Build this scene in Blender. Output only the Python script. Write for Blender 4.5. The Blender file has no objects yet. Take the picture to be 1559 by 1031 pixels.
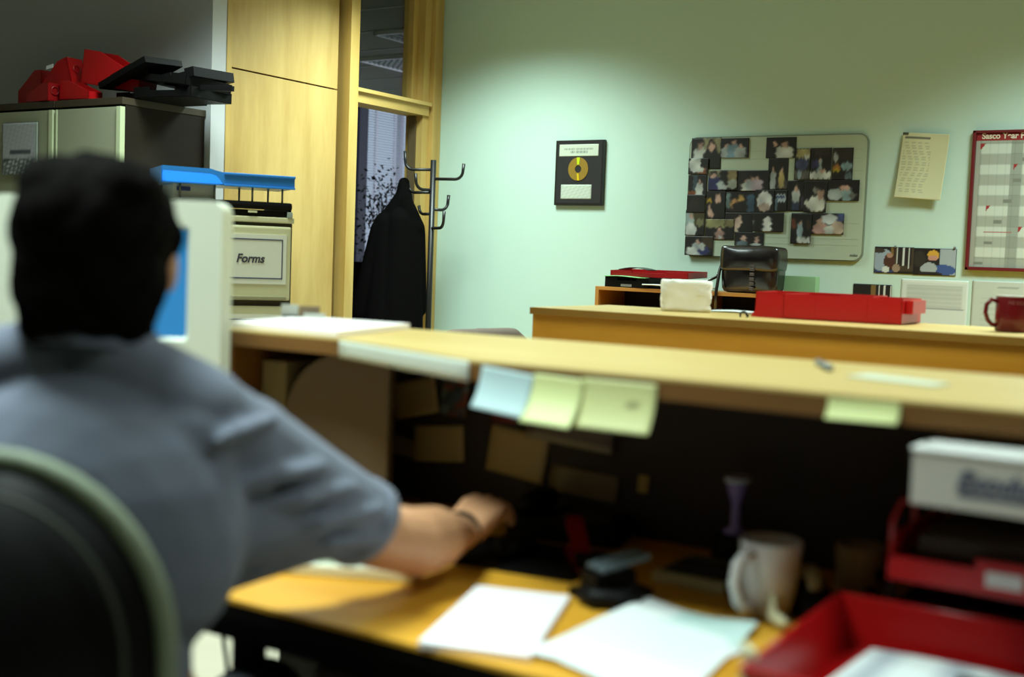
import bpy, bmesh, math, random
from mathutils import Vector, Matrix, Quaternion
R = math.radians
random.seed(4)
SC = bpy.context.scene
COL = SC.collection
# ------------------------------------------------------------------ camera, world, lights, exposure
cam = bpy.data.cameras.new('camera'); camo = bpy.data.objects.new('camera', cam); COL.objects.link(camo)
cam.sensor_width = 36; cam.lens = 1820.85/1559*36; cam.clip_start = .05; cam.clip_end = 100
yaw, pit, rol = R(-32.266), R(3.8136), R(2.1099)
fw = Vector((math.sin(yaw)*math.cos(pit), math.cos(yaw)*math.cos(pit), -math.sin(pit)))
rt = Vector((math.cos(yaw), -math.sin(yaw), 0)); dn = fw.cross(rt)
r2 = rt*math.cos(rol) - dn*math.sin(rol); d2 = rt*math.sin(rol) + dn*math.cos(rol)
camo.matrix_world = Matrix(((r2.x, -d2.x, -fw.x, 0), (r2.y, -d2.y, -fw.y, 0), (r2.z, -d2.z, -fw.z, 1.2), (0, 0, 0, 1)))
cam.dof.use_dof = True; cam.dof.focus_distance = 5.6; cam.dof.aperture_fstop = 2.2
SC.camera = camo
SC.view_settings.view_transform = 'Standard'; SC.view_settings.look = 'None'
SC.view_settings.exposure = 0.0; SC.view_settings.gamma = 1; SC.view_settings.use_curve_mapping = False
SC.cycles.max_bounces = 6; SC.cycles.diffuse_bounces = 3; SC.cycles.glossy_bounces = 3
SC.cycles.transparent_max_bounces = 8; SC.cycles.caustics_reflective = False; SC.cycles.caustics_refractive = False
SC.cycles.use_denoising = True

W = bpy.data.worlds.new('world'); SC.world = W; W.use_nodes = True
W.node_tree.nodes['Background'].inputs[0].default_value = (.55, .68, .9, 1)
W.node_tree.nodes['Background'].inputs[1].default_value = .8

TUBE = (.80, 1.0, .95)
def area(name, loc, sx, sy, power, col=TUBE, spread=130, rot=(0, 0, 0)):
    l = bpy.data.lights.new(name, 'AREA'); l.shape = 'RECTANGLE'; l.size = sx; l.size_y = sy
    l.energy = power; l.color = col; l.spread = R(spread)
    o = bpy.data.objects.new(name, l); o.location = loc; o.rotation_euler = rot; COL.objects.link(o); return o
area('ceiling_lamp_light', (-1.50, .78, 2.72), .6, .6, 31, spread=112)
area('ceiling_lamp_light', (.45, 1.10, 2.72), .6, .6, 12, spread=110)
area('ceiling_lamp_light', (-3.40, 3.05, 2.72), .6, .6, 44, spread=130)
area('ceiling_lamp_light', (-1.0, 2.50, 2.72), .6, .6, 20, spread=125)
area('ceiling_lamp_light', (-3.45, 4.75, 2.72), .6, .6, 44, spread=128)
area('ceiling_lamp_light', (-.3, 4.55, 2.72), .6, .6, 58, spread=132)
area('far_office_fill', (-4.35, 9.0, 1.7), 2.4, 1.4, 62, (.76, .82, 1.0), 160, (0, R(90), 0))  # added fill lamp inside the far office, brightens its wall and the blind slats

# ------------------------------------------------------------------ materials
def lin(c):
    c = [x/255 for x in c]
    return tuple((x/12.92 if x <= .04045 else ((x+.055)/1.055)**2.4) for x in c) + (1,)
_m = {}
def mat(name, c=(128, 128, 128), rough=.6, metal=0, spec=.5, var=0, scale=8, bump=0, bscale=60, emit=None, sheen=0):
    if name in _m: return _m[name]
    m = bpy.data.materials.new(name); m.use_nodes = True; n = m.node_tree.nodes; l = m.node_tree.links
    b = n['Principled BSDF']; b.inputs['Base Color'].default_value = lin(c)
    b.inputs['Roughness'].default_value = rough; b.inputs['Metallic'].default_value = metal
    b.inputs['Specular IOR Level'].default_value = spec
    if sheen: b.inputs['Sheen Weight'].default_value = sheen
    tc = n.new('ShaderNodeTexCoord')
    if var:
        t = n.new('ShaderNodeTexNoise'); t.inputs['Scale'].default_value = scale; t.inputs['Detail'].default_value = 4
        l.new(tc.outputs['Object'], t.inputs['Vector'])
        x = n.new('ShaderNodeMix'); x.data_type = 'RGBA'; cc = lin(c)
        x.inputs[6].default_value = tuple(v*(1-var) for v in cc[:3])+(1,); x.inputs[7].default_value = tuple(min(1, v*(1+var)) for v in cc[:3])+(1,)
        l.new(t.outputs['Fac'], x.inputs[0]); l.new(x.outputs[2], b.inputs['Base Color'])
    if bump:
        t2 = n.new('ShaderNodeTexNoise'); t2.inputs['Scale'].default_value = bscale; l.new(tc.outputs['Object'], t2.inputs['Vector'])
        bp = n.new('ShaderNodeBump'); bp.inputs['Strength'].default_value = bump; bp.inputs['Distance'].default_value = .004
        l.new(t2.outputs['Fac'], bp.inputs['Height']); l.new(bp.outputs['Normal'], b.inputs['Normal'])
    if emit:
        b.inputs['Emission Color'].default_value = lin(emit[0]); b.inputs['Emission Strength'].default_value = emit[1]
    _m[name] = m; return m
def wood(name, c1, c2, axis='x', rough=.45, spec=.5, stretch=9):
    if name in _m: return _m[name]
    m = bpy.data.materials.new(name); m.use_nodes = True; n = m.node_tree.nodes; l = m.node_tree.links
    b = n['Principled BSDF']; b.inputs['Roughness'].default_value = rough; b.inputs['Specular IOR Level'].default_value = spec
    tc = n.new('ShaderNodeTexCoord'); mp = n.new('ShaderNodeMapping')
    s = {'x': (1, stretch, stretch), 'y': (stretch, 1, stretch), 'z': (stretch, stretch, 1)}[axis]
    mp.inputs['Scale'].default_value = s; l.new(tc.outputs['Object'], mp.inputs['Vector'])
    t = n.new('ShaderNodeTexNoise'); t.inputs['Scale'].default_value = 1.1; t.inputs['Detail'].default_value = 5; t.inputs['Distortion'].default_value = .4
    l.new(mp.outputs[0], t.inputs['Vector'])
    t2 = n.new('ShaderNodeTexNoise'); t2.inputs['Scale'].default_value = 9; t2.inputs['Detail'].default_value = 3; l.new(mp.outputs[0], t2.inputs['Vector'])
    ad = n.new('ShaderNodeMath'); ad.operation = 'MULTIPLY_ADD'; ad.inputs[1].default_value = .25; l.new(t2.outputs['Fac'], ad.inputs[0]); l.new(t.outputs['Fac'], ad.inputs[2])
    r = n.new('ShaderNodeValToRGB'); r.color_ramp.elements[0].position = .42; r.color_ramp.elements[1].position = .82
    r.color_ramp.elements[0].color = lin(c1); r.color_ramp.elements[1].color = lin(c2)
    l.new(ad.outputs[0], r.inputs[0]); l.new(r.outputs[0], b.inputs['Base Color'])
    _m[name] = m; return m
def print_mat():
    if 'printed paper' in _m: return _m['printed paper']
    m = bpy.data.materials.new('printed paper'); m.use_nodes = True; n = m.node_tree.nodes; l = m.node_tree.links
    a = n.new('ShaderNodeAttribute'); a.attribute_name = 'print'; b = n['Principled BSDF']
    b.inputs['Roughness'].default_value = .5; l.new(a.outputs['Color'], b.inputs['Base Color'])
    _m['printed paper'] = m; return m
def glass_mat():
    m = bpy.data.materials.new('window glass'); m.use_nodes = True; n = m.node_tree.nodes; l = m.node_tree.links
    n.remove(n['Principled BSDF']); out = n['Material Output']
    t = n.new('ShaderNodeBsdfTransparent'); t.inputs[0].default_value = (.93, .96, .94, 1)
    g = n.new('ShaderNodeBsdfGlossy'); g.inputs['Roughness'].default_value = .02
    x = n.new('ShaderNodeMixShader'); x.inputs[0].default_value = .07; l.new(t.outputs[0], x.inputs[1]); l.new(g.outputs[0], x.inputs[2]); l.new(x.outputs[0], out.inputs[0])
    return m

# ------------------------------------------------------------------ helpers
def link(name, me, m, parent=None, smooth=False):
    o = bpy.data.objects.new(name, me); COL.objects.link(o)
    if m: me.materials.append(m)
    if parent: o.parent = parent
    if smooth:
        for p in me.polygons: p.use_smooth = True
    return o
def bm_obj(name, bm, m, parent=None, smooth=False):
    me = bpy.data.meshes.new(name); bmesh.ops.recalc_face_normals(bm, faces=bm.faces); bm.to_mesh(me); bm.free()
    return link(name, me, m, parent, smooth)
def add_box(bm, x0, x1, y0, y1, z0, z1, bev=0, mx=None):
    r = bmesh.ops.create_cube(bm, size=1); vs = r['verts']
    for v in vs:
        v.co = Vector((x0+(v.co.x+.5)*(x1-x0), y0+(v.co.y+.5)*(y1-y0), z0+(v.co.z+.5)*(z1-z0)))
    if bev:
        es = list({e for v in vs for e in v.link_edges})
        r = bmesh.ops.bevel(bm, geom=es, offset=bev, segments=2, profile=.7, affect='EDGES')
        vs = list({v for f in r['faces'] for v in f.verts} | {v for v in vs if v.is_valid})
    if mx is not None:
        for v in vs: v.co = mx @ v.co
    return vs
def box(name, x0, x1, y0, y1, z0, z1, m, parent=None, bev=0, mx=None):
    bm = bmesh.new(); add_box(bm, x0, x1, y0, y1, z0, z1, bev, mx); return bm_obj(name, bm, m, parent)
def add_tube(bm, pts, r, n=10, caps=True):
    pts = [Vector(p) for p in pts]; rs = r if isinstance(r, (list, tuple)) else [r]*len(pts)
    rings = []; up = None
    for i, p in enumerate(pts):
        t = (pts[min(i+1, len(pts)-1)]-pts[max(i-1, 0)]).normalized()
        if up is None: up = Vector((0, 0, 1)) if abs(t.z) < .9 else Vector((1, 0, 0))
        a = (up - t*up.dot(t)).normalized(); b = t.cross(a); up = a
        rings.append([bm.verts.new(p+(a*math.cos(k*2*math.pi/n)+b*math.sin(k*2*math.pi/n))*rs[i]) for k in range(n)])
    for i in range(len(rings)-1):
        for k in range(n):
            bm.faces.new((rings[i][k], rings[i][(k+1) % n], rings[i+1][(k+1) % n], rings[i+1][k]))
    if caps: bm.faces.new(rings[0]); bm.faces.new(list(reversed(rings[-1])))
def tube(name, pts, r, m, parent=None, n=10):
    bm = bmesh.new(); add_tube(bm, pts, r, n); return bm_obj(name, bm, m, parent, True)
def lathe(name, prof, m, parent=None, n=32, loc=(0, 0, 0)):
    bm = bmesh.new(); rings = []
    for r, z in prof:
        rings.append([bm.verts.new((loc[0]+max(r, 1e-4)*math.cos(k*2*math.pi/n), loc[1]+max(r, 1e-4)*math.sin(k*2*math.pi/n), loc[2]+z)) for k in range(n)])
    for i in range(len(rings)-1):
        for k in range(n):
            bm.faces.new((rings[i][k], rings[i][(k+1) % n], rings[i+1][(k+1) % n], rings[i+1][k]))
    bmesh.ops.remove_doubles(bm, verts=bm.verts, dist=2e-4)
    return bm_obj(name, bm, m, parent, True)
def prism(name, poly, z0, z1, m, parent=None, bev=0):
    bm = bmesh.new(); a = [bm.verts.new((x, y, z0)) for x, y in poly]; b = [bm.verts.new((x, y, z1)) for x, y in poly]
    bm.faces.new(a); bm.faces.new(b); n = len(poly)
    for i in range(n): bm.faces.new((a[i], a[(i+1) % n], b[(i+1) % n], b[i]))
    if bev: bmesh.ops.bevel(bm, geom=list(bm.edges), offset=bev, segments=2, affect='EDGES')
    return bm_obj(name, bm, m, parent)
def thing(name, label, cat, loc=(0, 0, 0), rz=0, group=None, rot=None):
    o = bpy.data.objects.new(name, None); COL.objects.link(o); o.location = loc
    o.rotation_euler = rot if rot else (0, 0, rz); o.empty_display_size = .05
    o['label'] = label; o['category'] = cat
    if group: o['group'] = group
    return o
def tag(o, label, cat, group=None, kind=None):
    o['label'] = label; o['category'] = cat
    if group: o['group'] = group
    if kind: o['kind'] = kind
    return o
def struct(o, label=None, cat=None):
    o['kind'] = 'structure'
    if label: o['label'] = label; o['category'] = cat
    return o
def sheet(name, w, h, paint=None, nx=12, ny=12, parent=None, warp=None, m=None, thick=.0006, flat=False):
    """sheet in local xz (x right, z up, seen from -y), flat=True lays it in xy (z up)"""
    me = bpy.data.meshes.new(name); vs = []; cols = []
    for j in range(ny+1):
        for i in range(nx+1):
            u, v = i/nx, j/ny; d = warp(u, v) if warp else 0
            vs.append((u*w, v*h, d) if flat else (u*w, -d, v*h))
            cols.append(lin(paint(u, v)) if paint else (1, 1, 1, 1))
    fs = [(j*(nx+1)+i, j*(nx+1)+i+1, (j+1)*(nx+1)+i+1, (j+1)*(nx+1)+i) for j in range(ny) for i in range(nx)]
    me.from_pydata(vs, [], fs)
    if paint:
        at = me.color_attributes.new('print', 'FLOAT_COLOR', 'POINT')
        at.data.foreach_set('color', [x for c in cols for x in c])
        m = print_mat()
    o = link(name, me, m, parent, True)
    sm = o.modifiers.new('thickness', 'SOLIDIFY'); sm.thickness = thick; sm.offset = 1 if flat else -1
    if not flat: sm.offset = -1
    return o
def text(name, s, size, m, parent, loc, rot, ext=.0004, shear=0, bold=0, sx=1):
    c = bpy.data.curves.new(name, 'FONT'); c.body = s; c.size = size; c.extrude = ext; c.shear = shear; c.offset = bold
    c.align_x = 'CENTER'; c.align_y = 'CENTER'; c.materials.append(m)
    o = bpy.data.objects.new(name, c); COL.objects.link(o); o.parent = parent; o.location = loc; o.rotation_euler = rot; o.scale = (sx, 1, 1)
    dg = bpy.context.evaluated_depsgraph_get(); dg.update(); me = bpy.data.meshes.new_from_object(o.evaluated_get(dg)); n = bpy.data.objects.new(name, me); COL.objects.link(n)
    n.parent = parent; n.location = loc; n.rotation_euler = rot; n.scale = (sx, 1, 1); bpy.data.objects.remove(o); return n
def evaluated(o):
    dg = bpy.context.evaluated_depsgraph_get(); dg.update()
    me = bpy.data.meshes.new_from_object(o.evaluated_get(dg)); o.modifiers.clear(); old = o.data; o.data = me; bpy.data.meshes.remove(old)
    for p in me.polygons: p.use_smooth = True
    return o

# materials used
M_wall = mat('mint white painted plaster', (196, 222, 208), .9, spec=.1, var=.03, scale=1.5, bump=.05, bscale=90)
M_wallg = mat('grey painted plaster', (196, 198, 200), .9, spec=.1, var=.03, scale=1.5)
M_ceil = mat('ceiling tile', (214, 214, 208), .95, spec=.1)
M_floor = mat('pale grey vinyl', (196, 188, 166), .7, var=.06, scale=5)
M_maple = wood('pale maple veneer', (178, 146, 80), (200, 170, 104), 'z', .55, stretch=6)
M_mapletrim = wood('maple trim', (186, 150, 78), (206, 176, 104), 'z', .5)
M_trimh = wood('maple trim along', (186, 150, 78), (206, 176, 104), 'y', .5)
M_ctop = wood('pale counter veneer', (200, 168, 98), (210, 184, 118), 'x', .38)
M_face = wood('orange brown veneer', (214, 140, 30), (228, 156, 46), 'x', .5)
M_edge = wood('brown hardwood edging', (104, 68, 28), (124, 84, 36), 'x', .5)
M_desk = wood('golden desk veneer', (208, 146, 34), (222, 164, 52), 'x', .42)
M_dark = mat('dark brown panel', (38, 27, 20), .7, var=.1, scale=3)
M_black = mat('black plastic', (10, 9, 9), .5, spec=.15)
M_mblack = mat('black metal', (20, 20, 20), .4)
M_white = mat('white paper', (240, 240, 238), .8, spec=.2)
M_beige = mat('beige computer plastic', (228, 232, 212), .5)
M_red = mat('red plastic', (186, 16, 20), .35)
M_redd = mat('deep red plastic', (150, 14, 18), .35)
M_blue = mat('translucent blue plastic', (50, 132, 214), .3)
M_cab = mat('olive grey painted steel', (158, 160, 134), .5)
M_cabe = mat('pale painted steel edge', (196, 204, 164), .45)
M_cabs = mat('shade-darkened brown steel side', (34, 27, 18), .7, spec=.2)  # brown side; shadow of the heap above is put into this darker colour
M_fc = mat('cream painted steel', (206, 202, 160), .5)
M_grey = mat('grey plastic', (120, 124, 120), .5)
P_, Wy = -4.171, 5.717

# ------------------------------------------------------------------ setting
T = .15
CH = 2.75
struct(box('floor', -10, 4, -4, 13, -.1, 0, M_floor))
struct(box('ceiling', P_-.05, 4, -4, Wy+T, CH, CH+.1, M_ceil))
struct(box('wall_back', P_, 4, Wy, Wy+T, 0, CH, M_wall))
struct(box('wall_right', 3.2, 3.35, -4, Wy, 0, CH, M_wallg))
struct(box('wall_rear', -7, 3.2, -4, -3.85, 0, CH, M_dark))
struct(box('wall_left', -7, P_, 3.94, 4.04, 0, CH, M_wallg))
struct(box('wall_side', P_-.10, P_, 4.04, 4.045, 0, CH, M_wall))
struct(box('wall_far_left', -7.1, -7, -4, 4.04, 0, CH, M_wallg))
struct(box('ceiling_left', -7.1, P_-.05, -4, 4.04, CH, CH+.1, M_ceil))

# timber partition with veneered panels, door frame and fanlight
pt = thing('timber_partition', 'pale maple veneered partition panel with thin dark seam beside the doorway', 'partition', (P_, 4.03, 0))
def pbox(n, x0, x1, y0, y1, z0, z1, m, par, bev=0): return box(n, x0-P_, x1-P_, y0-4.03, y1-4.03, z0, z1, m, par, bev)
pbox('panel', P_-.08, P_-.005, 4.03, 4.82, 0, 2.041, M_maple, pt)
pbox('panel', P_-.08, P_-.005, 4.03, 4.82, 2.049, CH, M_maple, pt)
pbox('recess', P_-.07, P_-.03, 4.03, 4.82, 2.035, 2.055, M_dark, pt)
pbox('cover_strip', P_-.06, P_+.004, 4.03, 4.062, 0, CH, M_mapletrim, pt, .002)
df = thing('door_frame', 'maple door frame with transom bar and glazed fanlight above the opening', 'door frame', (P_, 4.82, 0))
df['kind'] = 'structure'
def fbox(n, x0, x1, y0, y1, z0, z1, m, bev=.002, par=None): return box(n, x0-P_, x1-P_, y0-4.82, y1-4.82, z0, z1, m, par or df, bev)
fbox('post', P_-.12, P_+.05, 4.855, 4.925, 0, CH, M_mapletrim)
fbox('post', P_-.12, P_+.0, 5.56, 5.62, 0, CH, M_mapletrim)
fbox('moulding', P_-.02, P_+.03, 5.62, 5.665, 0, CH, M_mapletrim, .006)
fbox('moulding', P_-.02, P_+.018, 5.672, 5.715, 0, CH, M_mapletrim, .006)
fbox('transom_bar', P_-.12, P_+.015, 4.925, 5.60, 2.00, 2.055, M_trimh)
fbox('ledge', P_-.10, P_+.035, 4.925, 5.60, 2.055, 2.075, M_trimh)
fbox('stop', P_-.12, P_-.05, 5.515, 5.56, 2.07, CH, M_mapletrim)
gl = fbox('glass', P_-.09, P_-.084, 4.925, 5.52, 2.075, CH, glass_mat(), 0)

# office beyond the doorway
struct(box('wall_beyond', -7.75, -7.6, 8.0, 9.20, 0, CH, mat('blue grey partition', (168, 170, 200), .9)))
struct(box('wall_beyond', -7.75, -7.6, 9.20, 13, 0, .8, M_wallg))
struct(box('wall_beyond', -7.75, -7.6, 10.6, 13, .8, CH, M_wallg))
struct(box('wall_beyond', -10, -7.75, 6.2, 6.3, 0, CH, M_wallg))
struct(box('wall_beyond', -7.75, -7.6, 4.04, 8.0, 0, CH, M_wallg))
struct(box('wall_beyond', -7.6, 4, 12.9, 13, 0, CH, M_wallg))
struct(box('wall_beyond', P_+.0, P_+.1, Wy+T, 13, 0, CH, M_wallg))
struct(box('wall_beyond', -7.6, -7.0, 4.04, 4.14, 0, CH, M_wallg))
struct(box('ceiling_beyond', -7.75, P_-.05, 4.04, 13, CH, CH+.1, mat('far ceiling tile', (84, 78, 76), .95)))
pl = struct(box('pillar', -7.6, -7.56, 9.07, 9.20, 0, CH, mat('dark grey pillar', (70, 74, 80), .8)))
# ceiling grilles of the far office
def louvre(x, y, lab):
    t = thing('ceiling_light', lab, 'ceiling light', (x, y, CH), 0)
    w = .6; lm = mat('louvre metal', (170, 172, 176), .35, metal=.6); fr = mat('white light frame', (205, 205, 205), .5)
    for a in ((-w/2, w/2, -w/2, -w/2+.02), (-w/2, w/2, w/2-.02, w/2), (-w/2, -w/2+.02, -w/2, w/2), (w/2-.02, w/2, -w/2, w/2)):
        box('frame', *a, -.03, 0, fr, t)
    for k in range(1, 10):
        p = -w/2 + k*w/10
        box('louvre', p-.003, p+.003, -w/2+.02, w/2-.02, -.025, -.002, lm, t)
        box('louvre', -w/2+.02, w/2-.02, p-.003, p+.003, -.025, -.002, lm, t)
louvre(-5.95, 7.75, 'unlit square louvred ceiling light nearest the window, seen through fanlight')
louvre(-5.1, 6.9, 'unlit square louvred ceiling light nearer the fanlight glass')
cl_m = mat('ceiling grid line', (120, 120, 118), .6)
for k in range(9):
    struct(box('trim_%d' % (k+1), -7.6, P_-.2, 5.4+k*.6-.01, 5.4+k*.6+.01, CH-.006, CH, cl_m))

# window with venetian blind
wn = box('window_1', -7.72, -7.70, 9.2, 10.6, .8, 2.70, glass_mat()); struct(wn)
fmw = mat('white window frame', (206, 210, 214), .5)
for a in ((9.2, 9.25, .8, 2.7), (10.55, 10.6, .8, 2.7), (9.2, 10.6, .8, .85), (9.2, 10.6, 2.65, 2.7), (9.88, 9.92, .8, 2.7)):
    box('window_frame', -7.74, -7.68, *a, fmw, wn)
vb = thing('venetian_blind', 'white venetian blind, slats half open, on the bright window beyond doorway', 'blind', (-7.58, 9.22, 0))
msl = mat('white blind slat', (226, 226, 232), .4)
bm = bmesh.new(); add_box(bm, -.010, .010, 0, 1.36, -.0008, .0008, 0, Matrix.Rotation(R(32), 4, 'Y')); bmb = bpy.data.meshes.new('slat'); bm.to_mesh(bmb); bm.free(); bmb.materials.append(msl)
for k in range(68):
    o = bpy.data.objects.new('slat', bmb); COL.objects.link(o); o.parent = vb; o.location = (0, 0, .93+k*.0252)
box('head_rail', -.02, .02, 0, 1.36, 2.645, 2.68, msl, vb); box('bottom_rail', -.013, .013, 0, 1.36, .89, .91, msl, vb)
for y in (.12, .42, .75, 1.1): box('ladder_tape', -.014, -.012, y, y+.012, .9, 2.65, msl, vb); box('ladder_tape', .014, .016, y, y+.012, .9, 2.65, msl, vb)

# open door leaf in the far office
dl = struct(box('door_1', -.82, 0, -.022, .022, .01, 1.995, wood('door veneer dark', (80, 66, 44), (100, 84, 58), 'z'), None, .002)); dl.location = (P_-.06, 5.54, 0); dl.rotation_euler = (0, 0, R(-74))
tube('door_handle', [(-.74, -.02, 1.0), (-.74, -.07, 1.0), (-.63, -.07, 1.0)], .009, M_mblack, dl)

# plant in the far office
def plant():
    t = thing('potted_fig', 'leafy weeping fig in dark pot in front of the blind, beyond doorway', 'plant', (-6.0, 7.55, .78))
    lathe('pot', [(0, 0), (.10, 0), (.13, .22), (.14, .22), (.14, .24), (.12, .24), (.11, .2), (0, .2)], M_black, t)
    bk = mat('bark', (52, 44, 34), .8); lf = mat('dark fig leaf', (26, 34, 24), .5)
    rr = random.Random(7); stems = []
    for k in range(7):
        a = rr.uniform(0, 6.28); pts = [Vector((0, 0, .18))]
        for s in range(6): pts.append(pts[-1]+Vector((math.cos(a)*.028+rr.uniform(-.03, .03), math.sin(a)*.028+rr.uniform(-.03, .03), .12)))
        tube('stem', pts, [.010-.0012*s for s in range(7)], bk, t, 6); stems += pts[1:]
    bm = bmesh.new()
    for k in range(1000):
        p = rr.choice(stems)+Vector((rr.gauss(0, .10), rr.gauss(0, .10), rr.gauss(0, .10)))
        L = rr.uniform(.028, .045); q = Quaternion((rr.gauss(0, 1), rr.gauss(0, 1), rr.gauss(0, 1), rr.gauss(0, 1))).normalized()
        pts = [(0, 0, 0), (L*.4, L*.26, .003), (L, 0, -.006), (L*.4, -L*.26, .003)]
        vs = [bm.verts.new(p + q @ Vector(c)) for c in pts]; bm.faces.new((vs[0], vs[1], vs[2])); bm.faces.new((vs[0], vs[2], vs[3]))
    o = bm_obj('leaves', bm, lf, t); o['kind'] = 'stuff'
plant()
cb = thing('low_cupboard', 'low wooden cupboard with pale top carrying the plant beyond doorway', 'cupboard', (-6.45, 7.1, 0))
box('carcass', 0, .9, 0, .9, 0, .745, wood('cupboard veneer', (150, 112, 56), (168, 128, 68), 'z'), cb); box('top', -.02, .92, -.02, .92, .745, .775, wood('cupboard top', (190, 168, 118), (200, 178, 126), 'x'), cb, .003)
box('door', .02, .44, -.018, 0, .04, .73, wood('cupboard veneer', (0, 0, 0), (0, 0, 0)), cb); box('door', .46, .88, -.018, 0, .04, .73, _m['cupboard veneer'], cb)
tv = thing('dark_screen', 'black boxy screen on the low cupboard beside the fig', 'screen', (-5.75, 7.15, .775), R(35))
box('casing', -.2, .2, -.02, .2, .05, .36, M_black, tv, .01); box('glass', -.17, .17, -.024, -.02, .08, .33, mat('dark screen glass', (14, 14, 18), .15), tv); box('foot', -.1, .1, 0, .15, 0, .05, M_black, tv, .006)

# coat stand and coat
cs = thing('coat_stand', 'black metal coat stand with curled hooks in front of the maple frame', 'coat stand', (-3.93, 5.35, 0))
tube('pole', [(0, 0, .02), (0, 0, 1.725)], .016, M_mblack, cs, 14)
for k in range(4):
    a = k*math.pi/2+.5
    tube('leg', [(0, 0, .12), (.15*math.cos(a), .15*math.sin(a), .07), (.26*math.cos(a), .26*math.sin(a), .012)], .011, M_mblack, cs, 8)
lathe('collar', [(.0, .05), (.024, .05), (.026, .09), (.018, .13), (.017, .16)], M_mblack, cs)
def hook(z, az, L=.115, h=.085):
    d = Vector((math.cos(az), math.sin(az), 0)); pts = [Vector((0, 0, z))+d*.01]
    pts.append(Vector((0, 0, z))+d*(L-.045))
    for k in range(1, 7):
        a = k/6*math.pi/2; pts.append(Vector((0, 0, z))+d*(L-.045+.045*math.sin(a))+Vector((0, 0, .045*(1-math.cos(a)))))
    pts.append(Vector((0, 0, z+h))+d*(L+.004))
    tube('hook', pts, [.0085]*(len(pts)-1)+[.0095], M_mblack, cs, 8)
hook(1.622, R(14), .175); hook(1.455, R(70), .105); hook(1.352, R(-30), .16, .09)
hook(1.672, R(196), .165, .10); hook(1.56, R(240), .10); hook(1.548, R(178), .17, .05); hook(1.43, R(160), .13, .04)

def blob_mesh(name, parts, m, parent, voxel, smooth=6, decimate=0):
    """parts: ('c', p0, p1, r0, r1) tapered capsule | ('e', centre, (rx,ry,rz), euler or None) ellipsoid -> one continuous surface"""
    bm = bmesh.new()
    for p in parts:
        if p[0] == 'c':
            a, b, r0, r1 = Vector(p[1]), Vector(p[2]), p[3], p[4]; L = (b-a).length; d = (b-a).normalized()
            pts, rs = [], []
            for k in range(5):
                t = k/5*math.pi/2; pts.append(a-d*r0*math.cos(t)); rs.append(max(r0*math.sin(t), .0008))
            for k in range(5):
                pts.append(a+d*L*(k/4)); rs.append(r0+(r1-r0)*k/4)
            for k in range(1, 6):
                t = k/5*math.pi/2; pts.append(b+d*r1*math.sin(t)); rs.append(max(r1*math.cos(t), .0008))
            add_tube(bm, pts, rs, 16)
        else:
            mx = Matrix.Translation(Vector(p[1])) @ ((p[3] if isinstance(p[3], Matrix) else Matrix.Identity(4)) if len(p) > 3 else Matrix.Identity(4)) @ Matrix.Diagonal((*p[2], 1))
            bmesh.ops.create_icosphere(bm, subdivisions=3, radius=1, matrix=mx)
    bmesh.ops.recalc_face_normals(bm, faces=bm.faces)
    me = bpy.data.meshes.new(name); bm.to_mesh(me); bm.free()
    o = link(name, me, m, parent)
    r = o.modifiers.new('r', 'REMESH'); r.mode = 'VOXEL'; r.voxel_size = voxel
    if smooth:
        s = o.modifiers.new('s', 'SMOOTH'); s.iterations = smooth; s.factor = .5
    if decimate:
        d = o.modifiers.new('d', 'DECIMATE'); d.ratio = decimate
    return evaluated(o)

M_coat = mat('black wool', (9, 8, 8), .95, spec=.05, bump=.3, bscale=200)
ct = blob_mesh('coat', [
    ('c', (-4.125, 5.345, 1.60), (-4.125, 5.345, 1.52), .032, .05),
    ('c', (-4.125, 5.345, 1.52), (-4.21, 5.30, 1.36), .05, .06), ('c', (-4.125, 5.345, 1.50), (-4.05, 5.37, 1.35), .05, .05),
    ('c', (-4.20, 5.31, 1.36), (-4.20, 5.28, .72), .085, .13), ('c', (-4.07, 5.36, 1.36), (-4.06, 5.34, .72), .06, .085),
    ('c', (-4.23, 5.27, 1.34), (-4.30, 5.20, .86), .05, .055), ('c', (-4.04, 5.385, 1.33), (-4.035, 5.40, .90), .036, .045),
    ('c', (-4.13, 5.33, 1.38), (-4.13, 5.30, .70), .085, .12), ('c', (-4.16, 5.24, 1.1), (-4.16, 5.20, .70), .03, .05),
    ('c', (-4.09, 5.29, 1.1), (-4.08, 5.26, .70), .03, .045)], M_coat, None, .008, 3)
tag(ct, 'long black coat hanging from the coat stand in front of the doorway', 'coat')
# a second sleeve-like fold towards the hook
# ------------------------------------------------------------------ tall cupboards on the left with folders on top
def cupboard(x0, x1, lab):
    t = thing('steel_cupboard', lab, 'cupboard', (x0, 3.46, 0), 0, 'tall steel cupboards along the left wall'); w = x1-x0
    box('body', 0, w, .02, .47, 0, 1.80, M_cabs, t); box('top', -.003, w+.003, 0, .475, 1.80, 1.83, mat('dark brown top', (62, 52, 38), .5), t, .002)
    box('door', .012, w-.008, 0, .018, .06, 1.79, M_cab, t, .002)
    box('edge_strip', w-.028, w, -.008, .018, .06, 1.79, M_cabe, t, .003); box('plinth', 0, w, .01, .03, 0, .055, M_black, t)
    box('edge_strip', 0, .010, -.004, .018, .06, 1.79, M_cabe, t, .002)
    tube('door_handle', [(w-.07, -.002, 1.0), (w-.07, -.03, 1.0), (w-.07, -.03, 1.12), (w-.07, -.002, 1.12)], .006, M_mblack, t, 8)
    return t
cupboard(-5.56, -4.655, 'tall olive steel cupboard with a notice on its door, left one')
cupboard(-4.64, -4.20, 'tall olive steel cupboard with dark side, below the black trays')
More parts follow.
